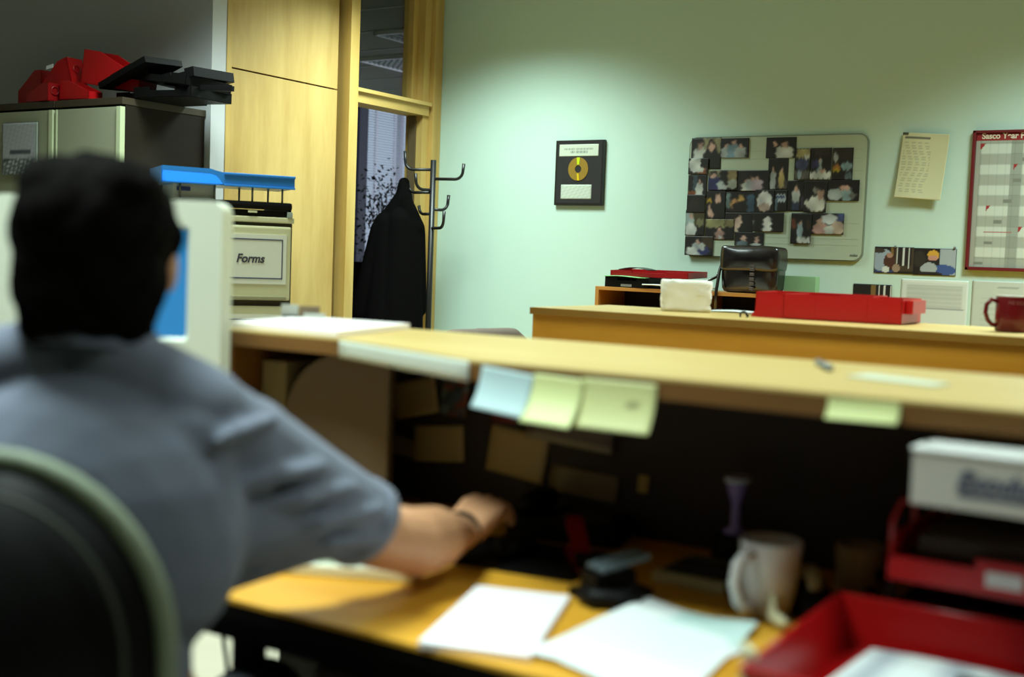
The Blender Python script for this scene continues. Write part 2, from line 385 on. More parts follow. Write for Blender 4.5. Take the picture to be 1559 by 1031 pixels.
def noticep(u, v):
    import math as q
    c = (176, 178, 182) if v > .3 else (118, 124, 124)
    h = q.sin(u*37+v*23)*q.cos(u*19-v*41)
    if v > .3: c = tuple(x+h*10 for x in c)
    elif h > .45: c = (190, 196, 196)
    elif h < -.3: c = (92, 96, 96)
    if .41 < v < .47 and .22 < u < .82: c = (84, 86, 92)
    if .29 < v < .33 and .05 < u < .25: c = (70, 72, 74)
    if u < .03 or u > .95: c = (160, 170, 160)
    return tuple(max(0, min(255, x)) for x in c)
nt = sheet('notice', .262, .235, noticep, 24, 24); nt.location = (-5.01, 3.445, 1.502)
tag(nt, 'grey printed notice taped to the left steel cupboard door', 'notice')

def folderbox(name, mt, lab, loc, rot, w=.09, d=.24, h=.30, group='files heaped on the cupboards', cat='magazine file'):
    """open magazine file with slanted top and finger hole"""
    t = thing(name, lab, cat, loc, 0, group, rot); th = .004
    def side(x):
        bm = bmesh.new(); pr = [(0, 0), (d, 0), (d, h), (d*.72, h), (0, h*.42)]
        a = [bm.verts.new((x, y, z)) for y, z in pr]; b = [bm.verts.new((x+th, y, z)) for y, z in pr]
        bm.faces.new(a); bm.faces.new(b)
        for i in range(5): bm.faces.new((a[i], a[(i+1) % 5], b[(i+1) % 5], b[i]))
        bm_obj('side', bm, mt, t)
    side(0); side(w-th); box('base', 0, w, 0, d, 0, th, mt, t); box('spine', 0, w, d-th, d, 0, h, mt, t)
    box('front', 0, w, 0, th, 0, h*.42, mt, t)
    lathe('finger_ring', [(.014, 0), (.014, .003), (.022, .003), (.022, 0), (.014, 0)], mt, t, 20).matrix_local = Matrix.Translation((w/2, d+.002, h*.6)) @ Matrix.Rotation(R(-90), 4, 'X')
    return t
zt = 1.832
folderbox('magazine_file', M_redd, 'dark red magazine file standing at left end of the heap', (-5.03, 3.63, zt), (0, 0, R(-88)), .09, .16, .16)
folderbox('magazine_file', M_red, 'bright red magazine file tipped up behind the small white label', (-4.85, 3.62, zt+.022), (R(17), 0, R(-86)), .09, .21, .13)
folderbox('magazine_file', M_red, 'long bright red magazine file sloping down towards the black trays', (-4.22, 3.56, zt+.03), (R(9), 0, R(91)), .10, .38, .15)
folderbox('magazine_file', M_red, 'bright red magazine file lying low in front, beside black trays', (-4.44, 3.475, zt), (R(2), 0, R(86)), .07, .22, .085)
folderbox('magazine_file', M_redd, 'small dark red magazine file lying low, in front under white label', (-4.86, 3.54, zt), (0, 0, R(-96)), .07, .18, .08)
lb = box('label_card', 0, .05, 0, .0015, 0, .018, M_white); lb.location = (-4.78, 3.508, zt+.150); lb.rotation_euler = (R(-10), R(-8), 0); tag(lb, 'small white label card on top of a red magazine file', 'card')
def flat_tray(lab, loc, rot, mt=M_black, w=.33, d=.25, h=.05, name='letter_tray', group='black trays heaped on the cupboard', cat='tray', lip=.03, part_label=False):
    t = thing(name, lab, cat, loc, 0, group, rot); th = .004
    box('base', 0, w, 0, d, 0, th, mt, t, .001)
    box('side', 0, w, d-th, d, 0, h, mt, t, .001)
    box('side', 0, th, 0, d, 0, h, mt, t, .001); box('side', w-th, w, 0, d, 0, h, mt, t, .001)
    box('front', 0, w*.28, 0, th, 0, h, mt, t, .001); box('front', w*.72, w, 0, th, 0, h, mt, t, .001); box('front', w*.28, w*.72, 0, th, 0, lip, mt, t, .001)
    return t
flat_tray('black letter tray lying flat at the bottom of the heap', (-4.36, 3.56, zt), (0, 0, R(2)), w=.30, h=.035)
flat_tray('black letter tray tilted up to the top of the black heap', (-4.40, 3.50, zt+.045), (R(3), R(-17), R(-3)), w=.33, d=.2, h=.028)
flat_tray('black letter tray overhanging the right end of the cupboard', (-4.20, 3.52, zt+.002), (R(0), R(1), R(4)), w=.33, h=.045)
flat_tray('black letter tray tipped over, at right end of the heap', (-4.03, 3.53, zt+.052), (R(2), R(-9), R(4)), w=.18, h=.042)
flat_tray('black letter tray in the middle, sloping down to the right', (-4.24, 3.54, zt+.088), (R(-3), R(7), R(-3)), w=.36, h=.045)
bar = box('tray_riser', 0, .16, -.01, .01, -.01, .012, M_black, None, .002); bar.location = (-3.87, 3.60, zt+.038); bar.rotation_euler = (0, R(2), R(10))
tag(bar, 'black plastic bar poking out past the heap of black trays', 'tray riser')

# ------------------------------------------------------------------ filing cabinet with tray riser
faz = math.atan2(.852, .524)
fc = thing('filing_cabinet', 'cream steel filing cabinet with a framed notice on its top drawer', 'filing cabinet', (-3.256, 3.513, 0), faz)
# local: x along the front (0 is right end, runs to -.46), -y is outward
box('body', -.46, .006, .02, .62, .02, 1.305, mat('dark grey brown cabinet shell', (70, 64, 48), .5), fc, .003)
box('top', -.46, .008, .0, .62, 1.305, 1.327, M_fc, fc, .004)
for k in range(4):
    z1 = 1.291-k*.311
    d = box('drawer', -.452, -.004, -.004, .03, z1-.288, z1, M_fc, fc, .008)
    box('pull_lip', -.44, -.02, -.012, -.004, z1-.286, z1-.272, mat('olive lip', (150, 146, 112), .5), d, .003)
    if k < 2:
        sh = box('card', -.40, -.022, -.0065, -.004, z1-.225, z1-.032, mat('white card', (222, 222, 204), .7), d)
        zz0, zz1 = z1-.235, z1-.05
        for a in ((-.385, -.037, zz1-.0045, zz1), (-.385, -.037, zz0+.03, zz0+.0345), (-.041, -.037, zz0+.03, zz1), (-.385, -.381, zz0+.03, zz1)):
            box('border_line', a[0], a[1], -.0075, -.0065, a[2], a[3], mat('blue ink', (60, 66, 96), .7), d)
        if k == 0:
            text('lettering', 'Forms', .046, mat('dark ink', (52, 50, 60), .8), d, (-.165, -.0075, z1-.128), (R(90), 0, 0), .0004, .25, .0012, .92)
bt = thing('letter_tray', 'black letter tray with a small label on top of the cream filing cabinet', 'tray', (-3.256, 3.513, 1.327), faz)
box('base', -.45, -.0, .01, .40, 0, .026, M_black, bt, .004); box('front', -.44, .0, 0, .02, .028, .058, M_black, bt, .012)
box('side', -.45, -.44, .01, .40, .02, .05, M_black, bt, .002); box('side', -.012, -.002, .01, .40, .02, .05, M_black, bt, .002)
box('label', -.175, -.140, -.003, 0, .014, .022, M_fc, bt); box('label', -.02, .0, -.003, 0.01, 0, .022, mat('grey clip', (150, 160, 150), .5), bt, .002)
bl = thing('blue_letter_tray', 'bright blue stepped letter tray on thin risers above the filing cabinet', 'tray', (-3.256, 3.513, 1.327), faz)
bm = bmesh.new()
prof = [(.006, .112, .160), (-.12, .112, .160), (-.268, .112, .160), (-.298, .146, .166), (-.32, .152, .172), (-.50, .156, .174)]
for y0, y1, dz in ((0, .008, 0),):
    fr = [[bm.verts.new((x, y0, a)), bm.verts.new((x, y0, b)), bm.verts.new((x, y1, b)), bm.verts.new((x, y1, a))] for x, a, b in prof]
    for i in range(len(fr)-1):
        for k in range(4): bm.faces.new((fr[i][k], fr[i][(k+1) % 4], fr[i+1][(k+1) % 4], fr[i+1][k]))
    bm.faces.new(fr[0]); bm.faces.new(fr[-1])
bm_obj('front', bm, M_blue, bl)
box('rim', -.27, .008, -.006, .002, .152, .162, M_blue, bl, .003); box('rim', -.27, .008, -.004, .002, .110, .118, M_blue, bl, .002)
box('base', -.50, .004, .004, .25, .112, .117, M_blue, bl); box('side', -.004, .006, .004, .25, .112, .160, M_blue, bl); box('back', -.50, .004, .246, .25, .112, .175, M_blue, bl)
box('side', -.504, -.498, .004, .25, .112, .172, M_blue, bl)
for x in (-.037, -.155, -.30, -.43):
    for y in (.02, .24): tube('riser', [(x, y, .05 if x > -.44 else .0), (x, y, .114)], .004, mat('grey steel rod', (120, 124, 112), .4, metal=.3), bl, 8)
wt = thing('white_card_tray', 'pale tray with blue label left of the black tray on filing cabinet', 'tray', (-3.256, 3.513, 1.327), faz)
box('body', -.455, -.30, .03, .25, .052, .112, mat('clear grey plastic', (190, 196, 188), .35), wt, .004); box('label', -.44, -.39, .026, .03, .085, .100, mat('blue label', (44, 66, 130), .5), wt)

# ------------------------------------------------------------------ things on the green wall
gd = thing('framed_disc', 'black framed gold disc with two printed plaques on the green wall', 'framed disc', (-3.356, Wy-.022, 1.502))
box('frame', 0, .300, 0, .021, 0, .352, M_mblack, gd, .003)
box('mount', .012, .288, -.001, .002, .012, .340, mat('black mount', (28, 25, 25), .8), gd)
def pq(u, v):
    c = (196, 206, 186)
    if .12 < u < .86 and .54 < v < .70 and math.sin(u*150) > -.3: c = (130, 140, 128)
    if .28 < u < .72 and .28 < v < .44 and math.sin(u*150) > -.3: c = (120, 130, 120)
    return c
p = sheet('plaque', .242, .064, pq, 60, 14, gd); p.location = (.024, -.002, .265)
def pk(u, v):
    h = math.sin(u*31+v*17)*math.cos(v*29-u*13); return (186+h*16, 196+h*12, 180+h*14)
p = sheet('plaque', .190, .078, pk, 16, 12, gd); p.location = (.042, -.002, .034)
bm = bmesh.new(); n = 48; cx, cz = .146, .196
for k in range(n):
    a0, a1 = k*2*math.pi/n, (k+1)*2*math.pi/n
    q = [(cx+r*math.cos(a)*.98, -.004, cz+r*math.sin(a)) for r, a in ((.020, a0), (.063, a0), (.063, a1), (.020, a1))]
    bm.faces.new([bm.verts.new(c) for c in q])
bmesh.ops.remove_doubles(bm, verts=bm.verts, dist=1e-5)
g_ = bm_obj('disc', bm, mat('gold disc', (158, 128, 52), .4, metal=.4), gd); g_.modifiers.new('t', 'SOLIDIFY').thickness = .0015
for s, c in ((1, (190, 222, 20)), (-1, (214, 180, 16))):
    bm = bmesh.new(); q = [(cx-.010+.004*(1-s), -.006, cz+s*.062), (cx+.010+.0*s, -.006, cz+s*.062), (cx+.006, -.006, cz+s*.024), (cx-.006, -.006, cz+s*.024)]
    bm.faces.new([bm.verts.new(c_) for c_ in q]); bm_obj('reflection_band', bm, mat('painted glint %d' % s, c, .4), gd)  # light reflected in the disc, painted as flat coloured wedges

bd = thing('pin_board', 'pale green rounded display board covered in snapshots on the green wall', 'board', (-2.565, Wy-.02, 1.246))
def rrect(w, h, r, n=8):
    pts = []
    for cx_, cz_, a0 in ((w-r, r, -90), (w-r, h-r, 0), (r, h-r, 90), (r, r, 180)):
        for k in range(n+1):
            a = R(a0+90*k/n); pts.append((cx_+r*math.cos(a), cz_+r*math.sin(a)))
    return pts
def rr_plate(name, w, h, r, y0, y1, m, parent, off=(0, 0)):
    bm = bmesh.new(); P = rrect(w, h, r); a = [bm.verts.new((x+off[0], y0, z+off[1])) for x, z in P]; b = [bm.verts.new((x+off[0], y1, z+off[1])) for x, z in P]
    bm.faces.new(a); bm.faces.new(b); n = len(P)
    for i in range(n): bm.faces.new((a[i], a[(i+1) % n], b[(i+1) % n], b[i]))
    return bm_obj(name, bm, m, parent)
rr_plate('frame', .917, .608, .045, .004, .020, mat('grey green board rim', (128, 140, 124), .4), bd)
rr_plate('board_face', .905, .596, .042, .0, .006, mat('pale green board', (172, 186, 164), .45, var=.03, scale=3), bd, (.006, .006))
for z in (.075, .105, .18, .30, .345, .43, .49, .53): box('groove_line', .02, .895, -.0006, .001, z, z+.002, mat('board line', (160, 172, 152), .5), bd)
text('lettering', 'nobo', .018, mat('grey ink', (96, 104, 96), .7), bd, (.875, -.001, .03), (R(90), 0, 0), .0003, .2, .0004)

def photo_paint(bg, blobs, border=None):
    def f(u, v):
        c = bg(u, v) if callable(bg) else bg
        for b in blobs:
            k, x, y, rx, ry, cc = b
            if k == 'e':
                if ((u-x)/rx)**2+((v-y)/ry)**2 < 1: c = cc
            elif abs(u-x) < rx and abs(v-y) < ry: c = cc
        if border and (u < border[0] or u > 1-border[0] or v < border[1] or v > 1-border[1]): c = (205, 212, 196)
        return c
    return f
SK, HR, BK, WH, PL = (196, 160, 142), (34, 24, 20), (26, 22, 20), (206, 212, 204), (170, 180, 178)
def person(x, y, s, top, hair=HR, skin=SK):
    return [('e', x, y-.42*s, .30*s, .40*s, top), ('r', x, y-.8*s, .28*s, .35*s, top), ('e', x, y+.03*s, .15*s, .21*s, hair), ('e', x, y-.03*s, .11*s, .16*s, skin)]
D = (24, 21, 19)
def bgs(*st):   # vertical bands of a room
    def f(u, v):
        c = D
        for x0, x1, y0, y1, cc in st:
            if x0 < u < x1 and y0 < v < y1: c = cc
        return c
    return f
PH = [  # box on wall (x0,z0,x1,z1), background, blobs, label
 ((-2.551, 1.691, -2.388, 1.849), bgs((.38, 1, .5, 1, (150, 148, 112))), person(.3, .75, .8, WH)+person(.68, .72, .95, BK), 'snapshot of two dark haired women close together, board top left corner'),
 ((-2.561, 1.665, -2.452, 1.746), bgs((.5, .9, 0, .4, (140, 78, 48))), [('e', .35, .6, .33, .5, WH), ('e', .6, .3, .2, .2, WH), ('r', .82, .7, .2, .3, BK)], 'snapshot with white sleeve and orange brown patch under the top left pair'),
 ((-2.391, 1.746, -2.24, 1.844), D, person(.22, .62, .7, PL)+person(.47, .78, .8, (120, 150, 165))+person(.7, .6, .7, PL), 'snapshot of three people in pale blue shirts, second in the top row'),
 ((-2.151, 1.742, -1.998, 1.843), D, person(.3, .7, .75, BK)+person(.62, .66, 1.0, WH), 'snapshot of a person in black beside one in a white shirt, top row'),
 ((-2.0, 1.634, -1.924, 1.785), bgs((.1, 1, .7, 1, (170, 160, 110)), (0, 1, 0, .3, (96, 96, 90))), [('e', .5, .5, .42, .2, (70, 76, 110)), ('e', .8, .72, .2, .08, WH), ('r', .35, .15, .12, .15, (150, 170, 180))], 'snapshot of seated people near a yellow wall, upright, right of centre'),
 ((-1.924, 1.634, -1.818, 1.787), bgs((.2, .9, .75, 1, (50, 40, 34))), person(.45, .65, .4, (150, 170, 170))+[('r', .5, .12, .5, .13, WH), ('e', .6, .28, .12, .07, SK), ('e', .25, .5, .2, .14, (50, 50, 92))], 'snapshot of people behind a white tablecloth in the upright row'),
 ((-1.814, 1.633, -1.715, 1.786), bgs((0, 1, .6, 1, (44, 38, 32))), [('e', .7, .42, .28, .14, (140, 172, 176)), ('e', .15, .7, .14, .14, PL), ('r', .8, .12, .16, .12, (90, 110, 116)), ('e', .2, .4, .2, .1, (150, 100, 50)), ('r', .2, .3, .18, .04, (180, 160, 30))], 'snapshot of a dim bar with blue grey chair, right end of upright row'),
 ((-2.135, 1.587, -2.033, 1.743), bgs((.5, 1, 0, .3, (70, 66, 62))), person(.25, .62, .55, PL)+person(.68, .62, .5, (190, 170, 110)), 'upright snapshot of one pale and one yellow shirt, board centre'),
 ((-2.448, 1.584, -2.293, 1.684), bgs((.0, .4, .5, 1, (150, 148, 112)), (.66, 1, .5, 1, (130, 116, 80))), person(.18, .74, .95, (44, 44, 92))+[('e', .5, .25, .2, .24, PL), ('e', .85, .3, .2, .24, (170, 176, 160)), ('e', .6, .38, .08, .14, D)], 'snapshot of a dark blue jersey at a table, second row'),
 ((-2.293, 1.581, -2.126, 1.682), D, person(.3, .5, .55, WH)+person(.48, .6, .65, PL)+person(.63, .62, .6, (176, 160, 170)), 'snapshot of three small figures huddled in the dark, second row'),
 ((-2.559, 1.548, -2.457, 1.662), bgs((.25, .5, .3, 1, (60, 76, 84)), (0, .4, 0, .28, (140, 78, 40))), person(.6, .7, .7, WH), 'snapshot of a person in a white T-shirt at the left edge'),
 ((-2.56, 1.47, -2.46, 1.561), (26, 24, 18), [('e', .4, .4, .3, .3, (44, 36, 24))], 'nearly black snapshot at the left edge of the board'),
 ((-2.564, 1.353, -2.458, 1.483), bgs((.2, 1, .4, 1, (70, 64, 36))), [('e', .2, .6, .25, .35, (160, 180, 176)), ('e', .3, .2, .3, .3, WH), ('e', .75, .5, .2, .16, (140, 140, 100)), ('e', .3, .75, .12, .1, SK)], 'snapshot of a pale figure by olive curtains, lower left edge'),
 ((-2.456, 1.439, -2.352, 1.584), D, [('e', .3, .28, .2, .25, SK), ('e', .6, .45, .34, .3, BK), ('e', .62, .7, .16, .17, SK), ('r', .16, .64, .14, .07, (214, 176, 50))], 'snapshot of a woman in a black vest beside a yellow spot'),
 ((-2.353, 1.473, -2.194, 1.584), bgs((0, .16, .2, .9, (110, 132, 130)), (.72, 1, 0, .8, (62, 88, 108))), [('e', .3, .35, .13, .28, (200, 150, 96)), ('e', .52, .6, .1, .22, (210, 170, 90)), ('e', .5, .2, .26, .3, BK)], 'snapshot of faces beside a blue garment, third row'),
 ((-2.194, 1.474, -2.095, 1.587), D, [('e', .5, .5, .40, .43, (220, 222, 216)), ('e', .5, .22, .3, .2, (180, 160, 144))], 'snapshot filled by a big round white shape, board centre'),
 ((-2.098, 1.481, -2.03, 1.587), D, [('r', .55, .6, .35, .18, (190, 206, 212)), ('r', .2, .3, .1, .3, (92, 112, 124)), ('r', .5, .66, .3, .05, (50, 70, 110))], 'narrow snapshot with a slanting white and blue shape'),
 ((-2.031, 1.483, -1.944, 1.631), D, [('e', .5, .5, .24, .26, (206, 214, 210)), ('e', .5, .72, .14, .09, SK), ('r', .5, .14, .22, .14, (46, 60, 84)), ('e', .9, .3, .1, .2, (60, 58, 74))], 'upright snapshot of a single person in white in the dark'),
 ((-1.944, 1.477, -1.833, 1.631), D, [('e', .55, .25, .42, .26, (216, 220, 206)), ('e', .2, .28, .2, .1, (216, 220, 206)), ('e', .74, .55, .16, .16, SK), ('e', .5, .68, .12, .1, (130, 130, 120))], 'snapshot of a person in a white shirt leaning across, right of centre'),
 ((-1.832, 1.533, -1.677, 1.633), D, [('e', .25, .3, .25, .3, PL), ('e', .62, .3, .16, .4, (150, 180, 180)), ('e', .48, .62, .08, .15, SK), ('e', .62, .6, .07, .14, SK), ('e', .8, .25, .1, .15, (110, 112, 106))], 'snapshot of a couple in pale clothes at the board right side'),
 ((-2.453, 1.336, -2.298, 1.439), bgs((0, .66, .55, 1, (150, 148, 100)), (.68, 1, .6, 1, (120, 112, 76))), person(.5, .5, .55, (150, 120, 110))+[('e', .52, .1, .06, .1, WH)], 'snapshot of a seated figure before a cream wall, lower left'),
 ((-2.351, 1.374, -2.202, 1.473), D, [('e', .42, .55, .2, .34, (222, 190, 170)), ('e', .34, .72, .16, .26, HR), ('e', .46, .5, .14, .26, (226, 196, 176)), ('r', .3, .12, .2, .14, (190, 170, 150))], 'snapshot of a face in profile with short dark hair'),
 ((-2.202, 1.38, -2.04, 1.474), D, [('e', .48, .45, .14, .34, (230, 230, 220)), ('r', .48, .1, .14, .12, (226, 226, 216)), ('e', .04, .5, .025, .1, PL)], 'snapshot of a pale overexposed head on black'),
 ((-2.562, 1.252, -2.407, 1.35), bgs((.6, 1, .4, 1, (60, 48, 28))), person(.45, .72, .7, PL)+[('e', .25, .2, .2, .24, WH), ('e', .68, .24, .2, .24, (48, 52, 100)), ('e', .6, .45, .12, .2, WH)], 'snapshot of two people, one in dark blue, board bottom left corner'),
 ((-2.293, 1.308, -2.139, 1.375), D, [('e', .3, .5, .1, .3, SK), ('e', .26, .12, .2, .25, (110, 130, 140)), ('e', .76, .45, .08, .28, SK), ('e', .72, .08, .18, .14, PL)], 'half hidden snapshot of two heads just above the black bag'),
 ((-2.002, 1.324, -1.9, 1.473), bgs((0, .25, .5, .8, (110, 60, 40))), person(.45, .7, .5, (150, 172, 180))+[('r', .66, .1, .32, .11, WH), ('e', .85, .62, .1, .16, (60, 40, 30))], 'upright snapshot with white cloth at bottom, lower right of the board'),
 ((-1.902, 1.373, -1.742, 1.474), bgs((.8, 1, .6, 1, (70, 84, 130))), [('e', .28, .25, .24, .3, (190, 150, 140)), ('e', .26, .56, .1, .17, SK), ('e', .55, .72, .24, .26, (206, 214, 214)), ('e', .82, .3, .2, .34, (196, 176, 156)), ('e', .55, .2, .14, .24, WH)], 'snapshot of three people in pale tops, lowest on the right side'),
]
for i, (b, bg, bl_, lab) in enumerate(PH):
    x0, z0, x1, z1 = b
    f0 = photo_paint(bg, bl_)
    def soft(u, v, f0=f0, i=i):
        acc = [0, 0, 0]
        for a, b_ in ((0, 0), (.03, .02), (-.03, .02), (.02, -.035), (-.02, -.035)):
            uu = u+a+.022*math.sin(v*23+i*2.1+u*9); vv = v+b_+.026*math.sin(u*27+i*1.3-v*7)
            c = f0(uu, vv); acc = [p+q/5 for p, q in zip(acc, c)]
        n = .86+.12*math.sin(u*7+i)*math.sin(v*6+i*2)
        return tuple(min(255, x*n) for x in acc)
    s = sheet('snapshot', x1-x0, z1-z0, soft, 30, 22, None, None, None, .0006)
    s.location = (x0, Wy-.0225-.0012*((i*5) % 7), z0); tag(s, lab, 'photo', 'snapshots on the display board')

def listp(u, v):
    c = (208, 208, 168)
    if v > .90 and .05 < u < .6 and v < .95: c = (110, 112, 98)
    if .06 < v < .88 and .06 < u < .64:
        if math.sin(v*150) > .2 and math.sin(u*44+3*math.sin(v*9)) > -.35: c = (176, 178, 146)
    if v > .95 and u < .12: c = (80, 80, 64)
    return c
s = sheet('typed_list', .212, .302, listp, 44, 60, None, lambda u, v: .012+.022*(1-v)**2+.012*max(0, u-.6)*2+.004*math.sin(u*5))
s.location = (-1.512, Wy-.005, 1.552); s.rotation_euler = (0, R(4), 0)
tag(s, 'curling cream typed list pinned to the green wall between board and planner', 'paper')
def ph_a(flip):
    if not flip:
        return photo_paint(bgs((.5, 1, .1, 1, (66, 54, 40)), (.56, .94, .3, 1, (34, 30, 28)), (.55, .58, .3, 1, WH), (.72, .76, .3, 1, WH), (.86, .9, .2, 1, WH), (.4, .5, .6, 1, (120, 94, 50)), (0, .5, 0, .12, (46, 60, 100))),
            [('e', .2, .5, .3, .42, (150, 166, 180)), ('e', .1, .85, .16, .1, (60, 50, 46)), ('e', .38, .45, .14, .3, (74, 44, 32)), ('e', .38, .68, .08, .1, (170, 130, 110)), ('e', .56, .2, .1, .16, (150, 130, 110)), ('e', .3, .14, .1, .12, WH)])
    return photo_paint(bgs((.6, 1, 0, 1, (160, 172, 176)), (.3, .6, .2, .9, (26, 26, 26))), [('e', .7, .2, .3, .2, (60, 84, 140)), ('e', .36, .25, .2, .22, (160, 170, 170)), ('e', .46, .76, .14, .17, (206, 160, 60)), ('e', .46, .64, .12, .1, (190, 140, 120)), ('e', .12, .6, .16, .3, (44, 42, 34)), ('e', .4, .05, .3, .08, (34, 30, 30))], None)
s = sheet('snapshot', .182, .124, ph_a(0), 40, 28); s.location = (-1.594, Wy-.004, 1.197); tag(s, 'left one of two wall snapshots below the cream list, with striped background', 'photo')
s = sheet('snapshot', .190, .124, ph_a(1), 40, 28); s.location = (-1.412, Wy-.004, 1.195); tag(s, 'right one of two wall snapshots below the cream list, figure in yellow hat', 'photo')
s = sheet('snapshot', .182, .124, photo_paint(bgs((.46, .6, 0, 1, (120, 94, 50)), (.66, .70, 0, 1, WH), (.79, .83, 0, 1, WH), (.95, 1, 0, 1, WH)), []), 40, 20); s.location = (-1.687, Wy-.004, 1.018); tag(s, 'dark snapshot with white stripes on the wall just above the red tray', 'photo')
for x, z in ((-1.50, 1.322), (-1.232, 1.324)):
    pn = lathe('drawing_pin', [(0, -.006), (.004, -.006), (.006, 0), (0, 0)], M_grey, None, 12, (0, 0, 0)); pn.location = (x, Wy-.006, z); pn.rotation_euler = (R(-90), 0, 0)
    tag(pn, 'small grey pin above the %s wall snapshot' % ('left' if x < -1.4 else 'right'), 'pin')
def sheetA(u, v):
    c = (206, 216, 208)
    if .62 < v < .92 and .08 < u < .92: c = (182, 190, 182) if math.sin(v*110) > 0 else (190, 198, 190)
    if .60 < v < .62 and .06 < u < .94: c = (150, 156, 156)
    if v > .96 or u < .03 or u > .97: c = (216, 228, 220)
    return c
s = sheet('printed_sheet', .300, .35, sheetA, 30, 60); s.location = (-1.462, Wy-.004, .825); tag(s, 'white printed sheet on the wall between red tray and dark red mug', 'paper')
def sheetB(u, v):
    c = (186, 196, 184)
    if .9 < v < .94 and .3 < u < .6: c = (150, 158, 150)
    if .1 < u < .8 and .2 < v < .8 and math.sin(v*90) > .2: c = (178, 188, 178)
    return c
s = sheet('printed_sheet', .34, .36, sheetB, 30, 50); s.location = (-1.145, Wy-.004, .82); tag(s, 'grey green printed sheet on the wall behind the dark red mug', 'paper')

yp = thing('year_planner', 'red framed wall year planner with grid of pale day boxes', 'planner', (-1.180, Wy-.022, 1.2255))
pw, phh = .907, .627
for a in ((0, pw, 0, .015), (0, pw, phh-.012, phh), (0, .015, 0, phh), (pw-.015, pw, 0, phh)):
    box('frame', a[0], a[1], -.004, .021, a[2], a[3], mat('maroon frame', (104, 26, 30), .4), yp, .003)
def plan(u, v):
    c = (176, 182, 168)
    if v > .945: return (140, 32, 36)
    if u < .022: return (158, 160, 146)
    r = v*13.0; ri = int(r); uu = (u-.03)*25; ci = int(uu)
    if ri % 2 == 0: c = (160, 166, 152)
    if (uu % 5) > 3.6: c = (138, 146, 132) if ri % 2 == 0 else (148, 156, 142)
    elif ri % 2 == 1: c = (194, 204, 190)
    if abs(r-round(r)) < .05: c = tuple(x*.9 for x in c)
    if abs(uu-round(uu)) < .05: c = tuple(x*.95 for x in c)
    if ri % 2 == 1 and (ci*7+ri*3) % 11 == 0 and uu-ci < .45 and r-ri > .5 and (uu-ci) < (r-ri-.5)*.9: c = (150, 40, 40)
    if ri % 2 == 0 and (ci*5+ri) % 7 == 0 and .3 < r-ri < .6: c = (120, 124, 112)
    if ri == 3 and .06 < u < .2 and .4 < r-ri < .5: c = (160, 90, 86)
    return c
s = sheet('calendar_sheet', pw-.028, phh-.024, plan, 200, 150, yp); s.location = (.014, .008, .012)
text('lettering', 'Sasco Year Planner', .037, mat('cream ink', (214, 200, 176), .7), yp, (.172, .0065, phh-.026), (R(90), 0, 0), .0004, 0, .0012, .93)

# ------------------------------------------------------------------ shelf unit by the far wall and what stands on it
su = thing('desk_shelf', 'low wooden desktop shelf unit with open dark compartments near the wall', 'shelf', (-2.82, 5.22, .745))
M_sh = wood('shelf veneer', (176, 120, 52), (190, 136, 66), 'x')
box('top_board', 0, 1.10, 0, .30, .318, .336, M_sh, su, .002); box('end_panel', 0, .02, 0, .30, 0, .318, M_sh, su, .002); box('end_panel', 1.08, 1.10, 0, .30, 0, .318, M_sh, su, .002)
box('divider', .54, .556, .01, .30, 0, .318, M_sh, su); box('back_panel', .02, 1.08, .285, .30, 0, .318, M_dark, su); box('shelf_board', .02, 1.08, .01, .285, .16, .172, M_dark, su)
fd = thing('far_desk', 'wooden desk by the green wall carrying the shelf unit, hidden behind counter', 'desk', (-2.95, 4.75, 0))
box('desktop', 0, 2.6, 0, .85, .715, .745, M_desk, fd, .003)
for x in (.03, 2.52):
    for y in (.05, .76): box('leg', x, x+.05, y, y+.05, 0, .715, M_black, fd)
zs = .745+.336
t = flat_tray('black letter tray holding papers on the left of the desktop shelf', (-2.77, 5.225, zs), (0, 0, R(-2)), M_black, .24, .25, .05, 'letter_tray', None, 'tray', .034)
box('label', .09, .15, -.002, 0, .004, .016, M_grey, t)
t = flat_tray('red letter tray behind the black one on the desktop shelf', (-2.76, 5.26, zs+.052), (R(2), 0, R(-1)), M_redd, .42, .22, .030, 'letter_tray', None, 'tray', .022)
s = sheet('green_paper', .22, .21, lambda u, v: (120, 196, 130), 6, 6, None, lambda u, v: .003*math.sin(u*5), None, .004, True); s.location = (-2.765, 5.21, zs+.050); tag(s, 'green edged papers in the black tray on the desktop shelf', 'paper')
s = sheet('paper', .30, .21, lambda u, v: (226, 232, 226), 6, 6, None, lambda u, v: .004*math.sin(u*4+1), None, .006, True); s.location = (-2.56, 5.21, zs+.012); tag(s, 'white papers on the desktop shelf left of the bag', 'paper')
s = sheet('dark_paper', .16, .1, lambda u, v: (60, 66, 60), 8, 6, None, lambda u, v: .012*math.sin(u*3.1), None, .003, True); s.location = (-2.72, 5.27, zs+.085); tag(s, 'dark curled paper on top of the trays on desktop shelf', 'paper')

